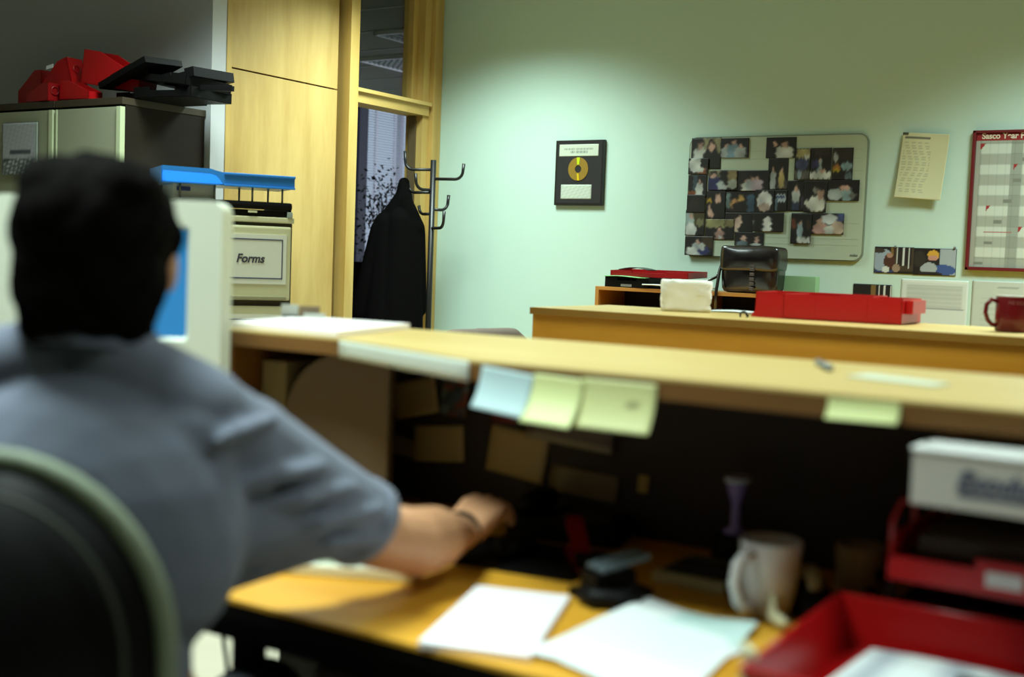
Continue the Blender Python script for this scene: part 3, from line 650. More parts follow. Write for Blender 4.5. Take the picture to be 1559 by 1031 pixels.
# handbag
M_leather = mat('black glossy leather', (20, 15, 18), .22, spec=1, bump=.5, bscale=14)
hb = thing('handbag', 'black shiny leather handbag with flap and side strap on the desktop shelf', 'bag', (-2.165, 5.30, zs))
def soft_box(name, x0, x1, y0, y1, z0, z1, m, parent, bulge=.02, seg=4):
    bm = bmesh.new(); add_box(bm, x0, x1, y0, y1, z0, z1)
    bmesh.ops.subdivide_edges(bm, edges=bm.edges, cuts=seg, use_grid_fill=True)
    cx, cy, cz = (x0+x1)/2, (y0+y1)/2, (z0+z1)/2
    for v in bm.verts:
        u = (v.co.x-cx)/(x1-x0)*2; w = (v.co.z-cz)/(z1-z0)*2; q = (v.co.y-cy)/(y1-y0)*2
        v.co.y += q*bulge*(1-u*u)*(1-w*w); v.co.x += u*bulge*.4*(1-w*w); v.co.z += bulge*.25*math.sin(u*4)*(w > .9)
    o = bm_obj(name, bm, m, parent, True); b = o.modifiers.new('b', 'SUBSURF'); b.levels = b.render_levels = 1
    return o
soft_box('bag_body', 0, .262, -.06, .06, 0, .195, M_leather, hb, .02)
soft_box('flap', -.006, .27, -.078, .064, .10, .218, M_leather, hb, .014, 5)
for k in range(6):
    box('lace', .146, .166, -.088, -.076, .015+k*.022, .030+k*.022, mat('grey metal fitting', (120, 110, 106), .3, metal=.6), hb, .003)
tube('strap', [(.0, 0, .19), (-.012, -.02, .13), (-.03, -.05, .07), (-.085, -.09, .035), (-.105, -.10, -.03), (-.10, -.10, -.08)], .007, M_leather, hb, 8)
tube('strap', [(.005, -.03, .19), (-.012, -.06, .10), (-.014, -.085, .0), (-.012, -.09, -.08)], .008, M_leather, hb, 8)
gb = box('green_box', 0, .15, 0, .06, 0, .088, mat('pale green card', (138, 184, 140), .7), None, .003); gb.location = (-1.90, 5.34, zs); tag(gb, 'pale green card box right of the black handbag', 'box')
cloth = blob_mesh('crumpled_cloth', [('c', (0, 0, .03), (.05, .0, .05), .022, .02), ('c', (.05, 0, .05), (.08, 0, .02), .018, .012), ('c', (.01, 0, .02), (-.02, .01, .05), .016, .01)], mat('beige cloth', (186, 176, 132), .9), None, .004, 3)
cloth.location = (-2.14, 5.24, .745+.174); tag(cloth, 'crumpled beige cloth in the shelf compartment below the handbag', 'cloth')

# ------------------------------------------------------------------ far counter
cz = 1.05
fcn = thing('far_counter', 'far wooden reception counter with orange brown front below pale top', 'counter', (-2.0, 3.33, 0))
box('countertop', -.03, 3.4, 0, .52, cz-.022, cz, M_ctop, fcn, .002); box('edging', -.034, 3.4, -.006, 0, cz-.022, cz-.001, wood('mid edging', (150, 104, 36), (168, 120, 46), 'x'), fcn)
box('front_panel', -.028, 3.4, .004, .028, 0, cz-.022, M_face, fcn); box('end_panel', -.028, -.003, .028, .50, 0, cz-.022, M_face, fcn)
fcn.location = (-1.945, 3.24, 0)
# white crumpled bag box
bm = bmesh.new(); add_box(bm, -.075, .075, -.05, .05, 0, .098); bmesh.ops.subdivide_edges(bm, edges=bm.edges, cuts=7, use_grid_fill=True)
rr = random.Random(3)
for v in bm.verts:
    if v.co.z > .001: v.co += Vector((rr.uniform(-.005, .005), rr.uniform(-.005, .005), rr.uniform(-.004, .004))); v.co.x *= 1+.06*v.co.z/.1
wb = bm_obj('white_bag', bm, mat('crumpled white paper bag', (240, 236, 222), .8), None, True); wb.location = (-1.60, 3.58, cz+.001); wb.rotation_euler = (0, 0, R(28))
tag(wb, 'crumpled white paper bag standing on the far counter', 'paper bag')
s = sheet('white_sheet', .15, .12, lambda u, v: (222, 230, 228), 6, 6, None, lambda u, v: .003*math.sin(u*3), None, .002, True); s.location = (-1.56, 3.66, cz+.001); s.rotation_euler = (0, 0, R(12)); tag(s, 'small white sheet lying right of the crumpled white bag', 'paper')
t = flat_tray('red letter tray on far counter, the one nearer the wall', (-1.37, 3.60, cz+.001), (0, 0, R(6)), M_red, .36, .26, .075, 'letter_tray', 'red trays on the far counter', 'tray', .07)
t = flat_tray('red letter tray on far counter, larger one in front', (-1.24, 3.49, cz+.001), (0, 0, R(2)), M_red, .35, .26, .074, 'letter_tray', 'red trays on the far counter', 'tray', .074)
box('handle_lip', .35, .372, .04, .22, .03, .07, M_red, t, .003)
# cut corner wedge on the left end
prw = prism('wedge', [(-.10, 0), (0, 0), (0, .004), (-.10, .004)], 0, .07, M_red, t)
for v in prw.data.vertices:
    if v.co.x < -.05 and v.co.z > .03: v.co.x = -.055
kf = tube('key_ring', [(.012*math.cos(a*.7)+.001*a, .012*math.sin(a*.7), .008+.001*a) for a in range(10)], .003, M_black, None, 6); kf.location = (-1.34, 3.43, cz+.002); kf.rotation_euler = (R(70), 0, 0); tag(kf, 'small black key ring beside the left corner of the red trays', 'key ring')
def mug(name, lab, loc, r, h, m, rz, taper=.0, inner=None, group=None):
    t = thing(name, lab, 'mug', loc, rz, group)
    lathe('body', [(0, 0), (r-.004-taper, 0), (r-taper, .004), (r-taper*.4, h*.4), (r, h-.002), (r-.001, h), (r-.004, h-.001), (r-.005-taper*.4, h*.4), (r-.006-taper, .008), (0, .007)], m, t, 36)
    if inner: lathe('drink', [(0, 0), (r-.0048, 0), (r-.0048, .001), (0, .001)], inner, t, 30, (0, 0, h*.80))
    return t
M_maroon = mat('dark red glaze', (104, 16, 22), .25)
t = mug('red_mug', 'dark red mug with faint pink lettering on the far counter', (-.592, 3.50, cz+.001), .045, .098, M_maroon, R(32))
tube('handle', [(-.043, 0, .082), (-.06, 0, .086), (-.073, 0, .072), (-.075, 0, .05), (-.068, 0, .03), (-.056, 0, .018), (-.043, 0, .016)], .006, M_maroon, t, 10)
lathe('rim', [(.0452, .0955), (.0456, .0975), (.044, .0988), (.041, .0975), (.0405, .09), (.0405, .0955)], mat('pale glaze', (190, 180, 166), .3), t, 36)
for k, ch in enumerate('NESCAFE'):
    a = R(-122+k*11.5)
    text('lettering', ch, .013, mat('pink ink', (150, 84, 84), .6), t, (.0458*math.cos(a), .0458*math.sin(a), .079), (R(90), 0, a+R(90)), .0003)

# chair beyond the near counter
M_tfab = mat('taupe fabric', (112, 98, 88), .9, bump=.2, bscale=200)
oc = thing('office_chair', 'taupe office chair beyond near counter, only its top edge showing', 'chair', (-2.60, 3.9, -.06), R(50))
bk = blob_mesh('backrest', [('c', (-.12, 0, .94), (.12, 0, .945), .04, .045), ('c', (-.15, 0, .62), (-.15, 0, .92), .04, .045), ('c', (.15, 0, .62), (.15, 0, .92), .04, .045), ('e', (0, 0, .78), (.19, .035, .2))], M_tfab, oc, .012, 6)
box('seat', -.22, .22, .03, .46, .44, .52, M_tfab, oc, .03); tube('column', [(0, .25, .1), (0, .25, .44)], .025, M_mblack, oc); box('back_bar', -.03, .03, .0, .04, .42, .70, M_mblack, oc)
for k in range(5):
    a = k*1.257; tube('leg', [(0, .25, .11), (.27*math.cos(a), .25+.27*math.sin(a), .06)], .016, M_mblack, oc, 8); lathe('castor', [(0, -.025), (.02, -.02), (.025, 0), (.02, .02), (0, .025)], M_mblack, oc, 12, (.27*math.cos(a), .25+.27*math.sin(a), .026))

# ------------------------------------------------------------------ near counter
nc = thing('near_counter', 'near reception counter with long pale top over a dark desk recess', 'counter')
poly = [(1.8, 1.446), (-.975, 1.446), (-1.36, 1.60), (-1.65, 1.605), (-1.78, 1.95), (1.8, 1.935)]
prism('countertop', poly, cz-.004, cz, M_ctop, nc); 
ie = [(1.8, 1.446-.001), (-.975, 1.445), (-1.36, 1.599), (-1.653, 1.604), (-1.783, 1.952), (1.8, 1.937), ]
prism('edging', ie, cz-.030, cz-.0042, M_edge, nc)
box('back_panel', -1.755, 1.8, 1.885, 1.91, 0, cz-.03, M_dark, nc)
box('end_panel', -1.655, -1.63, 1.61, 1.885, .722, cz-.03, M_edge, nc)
# ------------------------------------------------------------------ desk
dz_ = .72
dk = thing('desk', 'golden wood desk with dark frame running under the near counter', 'desk')
prism('desktop', [(1.8, 1.166), (1.8, 1.88), (-1.628, 1.88), (-1.66, 1.60), (-2.25, 1.60), (-2.25, 1.166)], dz_-.006, dz_, M_desk, dk)
prism('edge_band', [(1.8, 1.168), (1.8, 1.88), (-1.628, 1.88), (-1.66, 1.60), (-2.25, 1.60), (-2.25, 1.168)], dz_-.026, dz_-.006, M_black, dk)
box('apron', -2.2, 1.8, 1.185, 1.205, .655, dz_-.026, M_black, dk)
def dleg(x, y, w=.034): box('leg', x, x+w, y, y+.03, 0, dz_-.026, M_black, dk, .002)
dleg(-1.218, 1.21, .040); dleg(-2.2, 1.21); dleg(1.2, 1.21); dleg(-2.2, 1.55)
pd = thing('drawer_pedestal', 'dark drawer pedestal under the desk', 'pedestal', (-1.07, 1.215, 0))
box('body', 0, .42, .01, .6, .03, .65, M_dark, pd, .002)
for k in range(3): box('drawer', .01, .41, -.006, .01, .05+k*.2, .24+k*.2, M_dark, pd, .003)
for pts, lab in (([(-1.40, 1.34, .69), (-1.36, 1.34, .55), (-1.345, 1.34, .40), (-1.36, 1.35, .2), (-1.42, 1.38, .004)], 'thin grey cable hanging under the desk, left one'),
                 ([(-1.345, 1.34, .69), (-1.335, 1.34, .58), (-1.29, 1.34, .47), (-1.245, 1.35, .3), (-1.22, 1.38, .004)], 'thin grey cable hanging under the desk beside its leg')):
    sp = []
    P4 = [Vector(p_) for p_ in pts]
    for i in range(len(P4)-1):
        p0, p1, p2, p3 = P4[max(i-1, 0)], P4[i], P4[i+1], P4[min(i+2, len(P4)-1)]
        for k in range(6):
            t_ = k/6; sp.append(.5*((2*p1)+(-p0+p2)*t_+(2*p0-5*p1+4*p2-p3)*t_*t_+(-p0+3*p1-3*p2+p3)*t_**3))
    sp.append(P4[-1]); tag(tube('cable', sp, .0035, mat('grey cable', (84, 88, 84), .5), None, 8), lab, 'cable', 'cables under the desk')

# papers and things on the near counter top
def paper(name, pts, z, lab, col=(240, 240, 236), th=.002, group=None, warp=None, pr=None, cat='paper'):
    """quad of paper, corners front-left, front-right, back-right, back-left (world x,y)"""
    n = 10; me = bpy.data.meshes.new(name); o0 = pts[0]; vs = []; cols = []
    for j in range(n+1):
        for i in range(n+1):
            u, v = i/n, j/n
            x = (pts[0][0]*(1-u)+pts[1][0]*u)*(1-v)+(pts[3][0]*(1-u)+pts[2][0]*u)*v
            y = (pts[0][1]*(1-u)+pts[1][1]*u)*(1-v)+(pts[3][1]*(1-u)+pts[2][1]*u)*v
            vs.append((x-o0[0], y-o0[1], th+(warp(u, v) if warp else 0))); cols.append(lin(pr(u, v) if pr else col))
    me.from_pydata(vs, [], [(j*(n+1)+i, j*(n+1)+i+1, (j+1)*(n+1)+i+1, (j+1)*(n+1)+i) for j in range(n) for i in range(n)])
    a = me.color_attributes.new('print', 'FLOAT_COLOR', 'POINT'); a.data.foreach_set('color', [x for c in cols for x in c])
    o = link(name, me, print_mat(), None); s = o.modifiers.new('t', 'SOLIDIFY'); s.thickness = th; s.offset = -1
    o.location = (o0[0], o0[1], z); return tag(o, lab, cat, group)
paper('paper_stack', [(-1.67, 1.64), (-1.385, 1.615), (-1.475, 1.945), (-1.755, 1.93)], cz+.001, 'thick stack of white papers on the left end of near counter', (246, 240, 240), .010)
hs = thing('hanging_strip', 'long grey white paper strip along the angled counter edge', 'strip', (-1.363, 1.597, cz-.032), math.atan2(1.446-1.6, .385))
sheet('strip', .405, .030, lambda u, v: (206, 212, 200), 10, 3, hs, None, None, .0012).location = (.005, -.004, 0)
ch_ = thing('card_holder', 'small grey and black card holder on near counter behind the papers', 'card holder', (-1.72, 1.90, cz), R(30))
box('card', -.05, -.015, 0, .012, 0, .036, mat('pale grey card', (176, 178, 168), .7), ch_); box('card', -.012, .03, .004, .012, 0, .034, mat('taupe card', (120, 100, 76), .7), ch_); box('clip', -.045, -.01, -.008, 0, .002, .014, M_black, ch_, .002); box('card', .0, .045, -.01, 0, 0, .02, mat('pale grey card', (0, 0, 0)), ch_)
tag(tube('pen', [(-.60, 1.86, cz+.005), (-.545, 1.75, cz+.005)], [.005, .006], mat('grey pen', (120, 128, 132), .3), None, 8), 'grey pen lying crosswise on the near counter, right of centre', 'pen')
paper('clear_wallet', [(-.50, 1.68), (-.37, 1.64), (-.36, 1.70), (-.49, 1.76)], cz+.001, 'thin pale plastic wallet on near counter right of the pen', (206, 212, 190), .001, None, None, None, 'plastic wallet')

# sticky notes hanging from the near counter edge
def hang_note(lab, x0, x1, z0, z1, y, col, curl, tilt=0, pr=None):
    def wp(u, v): return curl*(1-v)**2.2
    s = sheet('sticky_note', x1-x0, z1-z0, pr or (lambda u, v: col), 12, 14, None, wp, None, .0006)
    s.location = (x0, y-.001, z0); s.rotation_euler = (0, R(tilt), 0); tag(s, lab, 'sticky note', 'notes hanging from the near counter edge'); return s
ye = 1.4445
hang_note('pale blue sticky note hanging from counter edge, left of the yellow ones', -.966, -.876, .984, 1.044, ye, (196, 222, 226), .020, 5)
hang_note('small pale yellow sticky note with curled bottom on the counter edge', -.872, -.792, .975, 1.040, ye-.003, (222, 228, 160), .034, 2)
hang_note('wide pale yellow sticky note, largest one on the counter edge', -.793, -.680, .974, 1.040, ye-.001, (214, 214, 150), .022, 0,
    lambda u, v: (150, 150, 100) if (.45 < v < .62 and .62 < u < .8 and math.sin(u*60) > 0) else (214, 216, 152))
hang_note('short pale yellow sticky note alone on the right part of counter edge', -.449, -.362, 1.020, 1.044, ye, (214, 220, 150), .014, -1)

# notes on the dark back panel
def panel_note(lab, x0, z0, w, h, tilt, col, y=1.882, cat='note', pr=None):
    s = sheet('pinned_note', w, h, pr or (lambda u, v: col), 8, 8, None, lambda u, v: .004*(1-v), None, .0006)
    s.location = (x0, y, z0); s.rotation_euler = (0, R(tilt), 0); tag(s, lab, cat, 'notes pinned to the dark panel under the counter')
PN = (176, 152, 104)
panel_note('tan note pinned askew, topmost on the dark panel', -1.452, .872, .108, .072, -14, PN)
panel_note('tan note upright below the askew one on dark panel', -1.402, .795, .118, .070, -6, PN)
panel_note('narrow olive note at left end of the dark panel', -1.50, .812, .10, .035, 8, (120, 116, 76))
panel_note('square tan note on the dark panel below the blue note', -1.235, .800, .128, .088, 6, PN)
panel_note('grey brown card with pale lower edge on dark panel', -1.145, .872, .18, .06, 4, (96, 80, 72), 1.878, 'card', lambda u, v: (150, 140, 120) if v < .16 else (100, 84, 76))
panel_note('low olive brown note on dark panel nearest the desk', -1.095, .778, .14, .05, 3, (112, 96, 60))
panel_note('colourful postcard on the dark panel right of the askew note', -1.345, .895, .06, .088, 3, PN, 1.882, 'postcard', lambda u, v: [(70, 84, 90), (130, 60, 40), (40, 40, 40), (110, 124, 116), (60, 70, 60)][int(u*3+v*11+math.sin(v*9)*2) % 5])
panel_note('small dark red card above the square tan note', -1.225, .893, .055, .03, 0, (110, 24, 26), 1.882, 'card')
panel_note('tiny yellow note far right on the dark panel', -.915, .80, .02, .03, 0, (170, 140, 60))

# document rack under left end of the counter
dr = thing('document_stand', 'dim brown round-topped document stand under left end of counter', 'document stand', (-1.47, 1.68, dz_), R(8))
bm = bmesh.new(); pr_ = [(-.085, 0), (.14, 0), (.14, .295), (.05, .295)]+[(.05-.135*math.sin(a), .16+.135*math.cos(a)) for a in [R(10*k) for k in range(1, 10)]]
a_ = [bm.verts.new((x, 0, z)) for x, z in pr_]; b_ = [bm.verts.new((x, .02, z)) for x, z in pr_]; bm.faces.new(a_); bm.faces.new(b_)
for i in range(len(pr_)): bm.faces.new((a_[i], a_[(i+1) % len(pr_)], b_[(i+1) % len(pr_)], b_[i]))
bm_obj('panel', bm, mat('dim brown plastic', (100, 84, 66), .6), dr); box('foot', -.08, .14, -.03, .05, 0, .01, M_dark, dr)
pf = box('upright_file', -.03, .03, 0, .18, 0, .27, mat('pale brown card', (120, 108, 78), .8), None, .003); pf.location = (-1.585, 1.67, dz_); tag(pf, 'pale brown file box standing beside the round-topped stand', 'file')

# ------------------------------------------------------------------ CRT monitor
maz = math.atan2(1.41-1.21, -1.436+1.76)
mo = thing('crt_monitor', 'pale beige tube monitor with plain blue screen in front of the man', 'monitor', (-1.612, 1.30, dz_), maz)
bz0, bz1 = .205, .556; hw = .19
bm = bmesh.new()
def frame_ring(bm, w, z0, z1, y, r=.02):
    pts = rrect(2*w, z1-z0, r, 4); return [bm.verts.new((x-w, y, z0+z)) for x, z in pts]
outer = frame_ring(bm, hw, bz0, bz1, 0); inner = frame_ring(bm, hw-.053, bz0+.120, bz1-.042, 0, .008); rec = frame_ring(bm, hw-.060, bz0+.125, bz1-.047, .014, .006)
o2 = frame_ring(bm, hw, bz0, bz1, .07); o3 = frame_ring(bm, hw-.03, bz0+.03, bz1-.04, .12, .02); o4 = frame_ring(bm, .10, bz0+.08, bz1-.09, .36, .02)
def bridge(a, b):
    n = len(a)
    for i in range(n): bm.faces.new((a[i], a[(i+1) % n], b[(i+1) % n], b[i]))
bridge(outer, inner); bridge(inner, rec); bridge(outer, o2); bridge(o2, o3); bridge(o3, o4); bm.faces.new(o4)
bm_obj('casing', bm, M_beige, mo)
scm = mat('blue screen', (20, 60, 110), .25, emit=((44, 124, 172), 1.0))
bm = bmesh.new(); g = 10; sv = {}
for j in range(g+1):
    for i in range(g+1):
        u, v = i/g*2-1, j/g*2-1; sv[i, j] = bm.verts.new((u*(hw-.058), .013-.008*(1-u*u)*(1-v*v)+.003, bz0+.123+(j/g)*(bz1-bz0-.168)))
for j in range(g):
    for i in range(g): bm.faces.new((sv[i, j], sv[i+1, j], sv[i+1, j+1], sv[i, j+1]))
bm_obj('screen', bm, scm, mo, True)
lathe('swivel_base', [(0, 0), (.12, 0), (.125, .012), (.07, .05), (.06, .12), (.06, .235), (0, .235)], M_beige, mo, 32, (0, .16, 0))
for k in range(4): box('button', .04+k*.022, .052+k*.022, -.004, 0, bz0+.03, bz0+.038, M_grey, mo)

# ------------------------------------------------------------------ keyboard, mouse
ka = math.atan2(.082, .179)
kb = thing('keyboard', 'pale green grey computer keyboard on the desk under the man\'s arm', 'keyboard', (-1.03, 1.385, dz_), ka)
box('case', -.44, 0, 0, .155, 0, .018, M_beige, kb, .004)
kme = bpy.data.meshes.new('key'); bm = bmesh.new(); add_box(bm, -.008, .008, -.008, .008, 0, .008, .002); bm.to_mesh(kme); bm.free(); kme.materials.append(mat('pale key', (206, 222, 200), .5))
for j in range(5):
    for i in range(20):
        k = bpy.data.objects.new('key', kme); COL.objects.link(k); k.parent = kb; k.location = (-.425+i*.0214, .022+j*.026, .018)
ms = blob_mesh('computer_mouse', [('e', (0, 0, .016), (.030, .052, .019)), ('e', (0, -.01, .02), (.028, .036, .018))], M_black, None, .004, 3)
ms.location = (-1.005, 1.625, dz_+.002); ms.rotation_euler = (0, 0, R(10)); tag(ms, 'black computer mouse under the man\'s right hand', 'mouse')
mt_ = prism('mouse_mat', [(-.12, -.10), (.12, -.10), (.12, .10), (-.12, .10)], 0, .003, M_black); mt_.location = (-.985, 1.625, dz_); mt_.rotation_euler = (0, 0, R(8)); tag(mt_, 'black mouse mat on the desk beyond the keyboard', 'mouse mat')

# phone: black base, handset
ph = thing('desk_phone', 'black desk telephone in the shade at the back of the desk', 'telephone', (-1.00, 1.79, dz_), R(12))
box('base', -.1, .1, -.05, .07, 0, .04, M_black, ph, .01); box('keypad', 0, .08, -.035, .03, .04, .046, M_dark, ph, .002)
tube('handset', [(-.06, -.045, .055), (-.065, -.02, .068), (-.065, .03, .068), (-.06, .06, .055)], [.022, .014, .014, .022], M_black, ph, 12)
st = thing('stapler', 'red stapler open on the desk in front of the telephone', 'stapler', (-.905, 1.66, dz_), R(128))
box('base', -.075, .06, -.016, .016, 0, .010, M_redd, st, .003)
box('arm', -.06, .09, -.014, .014, .0, .016, M_redd, st, .004, Matrix.Translation((-.01, 0, .014)) @ Matrix.Rotation(R(-20), 4, 'Y')); box('hinge', -.075, -.055, -.018, .018, .008, .03, M_black, st, .003)
hp = thing('hole_punch', 'black hole punch with grey lever on the desk left of calculator', 'hole punch', (-.775, 1.52, dz_), R(62))
box('base', -.055, .055, -.03, .03, 0, .012, M_black, hp, .005); box('body', -.04, .03, -.022, .022, .012, .040, M_black, hp, .006)
box('lever', -.03, .055, -.021, .021, 0, .008, mat('blue grey plastic', (108, 124, 130), .35), hp, .003, Matrix.Translation((0, 0, .044)) @ Matrix.Rotation(R(-10), 4, 'Y'))
pu = tube('tape_cutter', [(-.79, 1.462, dz_+.014), (-.762, 1.448, dz_+.014), (-.735, 1.462, dz_+.014), (-.725, 1.49, dz_+.014), (-.73, 1.515, dz_+.014)], [.013, .014, .014, .014, .012], M_black, None, 12); tag(pu, 'curved black plastic holder in front of the hole punch', 'holder')
cal = thing('calculator', 'pale desk calculator with dark keypad and display', 'calculator', (-.763, 1.628, dz_), R(0), None, (R(0), 0, R(-1)))
box('case', 0, .118, 0, .145, 0, .016, mat('pale olive plastic', (190, 186, 146), .45), cal, .004); box('keypad', .008, .110, .016, .105, .016, .019, M_black, cal, .002)
for j in range(4):
    for i in range(5): box('key', .013+i*.0195, .026+i*.0195, .022+j*.02, .034+j*.02, .019, .023, mat('dark key', (60, 58, 52), .5), cal, .001)
box('display', .012, .106, .112, .135, .016, .018, mat('grey green display', (96, 104, 86), .3), cal)
wm = mug('white_mug', 'white mug of coffee with big handle, beside the loose papers', (-.560, 1.578, dz_+.001), .043, .105, mat('white glaze', (206, 202, 200), .28), R(-106), .014, mat('milky coffee', (120, 92, 62), .3))
tube('handle', [(.040, 0, .088), (.058, 0, .092), (.074, 0, .080), (.079, 0, .056), (.070, 0, .030), (.054, 0, .016), (.036, 0, .014)], .0075, _m['white glaze'], wm, 12)
gl2 = thing('stirrer_glass', 'small clear and purple flared stirrer cup standing behind the white mug', 'cup', (-.755, 1.845, dz_+.001))
lathe('body', [(0, 0), (.022, 0), (.008, .01), (.007, .045), (.012, .06), (.020, .088), (.0185, .088), (.010, .06), (.004, .05), (0, .05)], mat('purple grey plastic', (150, 132, 205), .2, spec=.9), gl2, 24)
lathe('rim', [(.0200, .082), (.0212, .090), (.0195, .090), (.0185, .084)], mat('pale clear rim', (205, 215, 225), .2), gl2, 24)
gl2.location = (-.70, 1.80, dz_+.055)
rb = lathe('dark_tin', [(0, 0), (.034, 0), (.035, .004), (.035, .05), (.033, .054), (0, .054)], M_black, None, 28, (0, 0, 0)); rb.location = (-.70, 1.80, dz_+.0005); tag(rb, 'dark round tin behind white mug, under the purple stirrer cup', 'tin')
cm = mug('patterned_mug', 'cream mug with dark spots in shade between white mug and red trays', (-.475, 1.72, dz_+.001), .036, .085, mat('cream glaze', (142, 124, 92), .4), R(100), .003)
for a, z in ((-130, .05), (-95, .035), (-60, .06), (-105, .07), (-150, .025)):
    sp_ = lathe('spot', [(0, 0), (.010, 0), (.010, .0008), (0, .0008)], mat('dark spot', (48, 40, 40), .5), cm, 14); sp_.matrix_local = Matrix.Translation((.0352*math.cos(R(a)), .0352*math.sin(R(a)), z)) @ Matrix.Rotation(R(a), 4, 'Z') @ Matrix.Rotation(R(90), 4, 'Y')
# tape dispenser (black lump) and pale spool near white mug
td = thing('tape_dispenser', 'black tape dispenser between white mug and near red tray', 'tape dispenser', (-.505, 1.60, dz_), R(-50))
bm = bmesh.new(); pr_ = [(-.06, 0), (.055, 0), (.058, .025), (.03, .028), (.0, .05), (-.03, .052), (-.055, .035)]
a_ = [bm.verts.new((x, -.022, z)) for x, z in pr_]; b_ = [bm.verts.new((x, .022, z)) for x, z in pr_]; bm.faces.new(a_); bm.faces.new(b_)
for i in range(7): bm.faces.new((a_[i], a_[(i+1) % 7], b_[(i+1) % 7], b_[i]))
bmesh.ops.bevel(bm, geom=list(bm.edges), offset=.003, segments=2, affect='EDGES'); bm_obj('body', bm, M_black, td)
rl = lathe('tape_roll', [(.012, -.009), (.026, -.009), (.026, .009), (.012, .009), (.012, -.009)], mat('clear tape', (170, 160, 120), .3), td, 24); rl.rotation_euler = (R(90), 0, 0); rl.location = (-.015, 0, .045)
sq = blob_mesh('pale_clip', [('c', (0, 0, .012), (.022, -.022, .012), .009, .008), ('c', (0, 0, .014), (-.004, .01, .034), .008, .006)], mat('pale cream plastic', (206, 200, 160), .5), None, .002, 2); sq.location = (-.537, 1.535, dz_); tag(sq, 'small pale cream clip on the desk in front of tape dispenser', 'clip')

# papers in the foreground
paper('notepad', [(-.852, 1.160), (-.716, 1.200), (-.806, 1.455), (-.938, 1.415)], dz_+.0005, 'plain white notepad at the front edge of the desk', (250, 246, 252), .008, None, None, None, 'notepad')
paper('loose_paper', [(-.728, 1.215), (-.515, 1.215), (-.545, 1.50), (-.715, 1.525)], dz_+.0005, 'top white sheet of the loose papers right of the notepad', (240, 250, 250), .001, 'loose papers on the desk', lambda u, v: .006+.006*math.sin(u*4+v*3)*v, lambda u, v: (206, 232, 228) if v > .72+.1*math.sin(u*6) and u > .35 else (244, 250, 250))
paper('loose_paper', [(-.745, 1.235), (-.56, 1.172), (-.52, 1.42), (-.69, 1.45)], dz_+.0005, 'lower white sheet of loose papers, its corner sticking out to front', (240, 250, 250), .001, 'loose papers on the desk', lambda u, v: .002+.003*math.sin(u*3))
paper('loose_paper', [(-.70, 1.33), (-.60, 1.29), (-.555, 1.49), (-.735, 1.515)], dz_+.0005, 'pale blue green sheet under the back edge of the loose papers', (200, 228, 224), .001, 'loose papers on the desk', lambda u, v: .001)
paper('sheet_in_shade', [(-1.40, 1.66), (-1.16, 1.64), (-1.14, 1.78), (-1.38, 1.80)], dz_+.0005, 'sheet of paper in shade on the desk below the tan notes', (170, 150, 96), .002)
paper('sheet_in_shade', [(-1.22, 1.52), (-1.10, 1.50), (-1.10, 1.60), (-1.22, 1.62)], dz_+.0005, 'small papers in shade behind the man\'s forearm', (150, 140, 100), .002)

# near red tray
def big_tray(name, lab, loc, rz, w, d, h, mt, flare=.012):
    t = thing(name, lab, 'tray', loc, rz); th = .004
    def wall(p, q, r, s, nm='side'):
        bm = bmesh.new(); inn = Vector((w/2, d/2, 0))
        vs = [Vector(p), Vector(q), Vector(r), Vector(s)]
        nrm = (vs[1]-vs[0]).cross(vs[3]-vs[0]).normalized()*th
        a = [bm.verts.new(v) for v in vs]; b = [bm.verts.new(v+nrm) for v in vs]; bm.faces.new(a); bm.faces.new(b)
        for i in range(4): bm.faces.new((a[i], a[(i+1) % 4], b[(i+1) % 4], b[i]))
        return bm_obj(nm, bm, mt, t)
    box('base', 0, w, 0, d, 0, th, mt, t)
    f = flare
    wall((0, 0, 0), (0, d, 0), (-f, d+f, h), (-f, -f, h)); wall((w, d, 0), (w, 0, 0), (w+f, -f, h), (w+f, d+f, h))
    wall((0, d, 0), (w, d, 0), (w+f, d+f, h), (-f, d+f, h), 'back'); wall((w, 0, 0), (0, 0, 0), (-f, -f, h), (w+f, -f, h), 'front')
    for a in (((-f, -f, h), (-f, d+f, h)), ((-f, d+f, h), (w+f, d+f, h)), ((w+f, d+f, h), (w+f, -f, h)), ((w+f, -f, h), (-f, -f, h))): tube('rim', a, .004, mt, t, 8)
    return t
nt_ = big_tray('red_tray', 'large red desk tray nearest the camera, papers inside', (-.425, 1.175, dz_+.001), R(1), .34, .33, .062, mat('red tray plastic', (170, 14, 16), .3))
paper('tray_papers', [(-.40, 1.185), (-.10, 1.19), (-.12, 1.47), (-.385, 1.465)], dz_+.006, 'white ruled papers lying in the large red tray', (240, 250, 250), .012, None, lambda u, v: .002*math.sin(u*5), lambda u, v: (176, 186, 196) if abs((u*6) % 1-.5) < .12 and v > .2 else (238, 248, 248))
bmz = box('black_marker', -.045, .045, -.012, .012, 0, .016, M_black, None, .006); bmz.location = (-.22, 1.36, dz_+.022); bmz.rotation_euler = (0, 0, R(-8)); tag(bmz, 'black chunky marker lying on papers in the large red tray', 'marker')
rcl = blob_mesh('tray_clip', [('c', (0, 0, 0), (.004, -.004, .03), .009, .008), ('c', (.004, -.004, .03), (-.004, 0, .036), .007, .006)], _m['pale cream plastic'], None, .002, 2); rcl.location = (-.445, 1.20, dz_+.040); tag(rcl, 'pale cream clip gripping the left rim of the large red tray', 'clip')

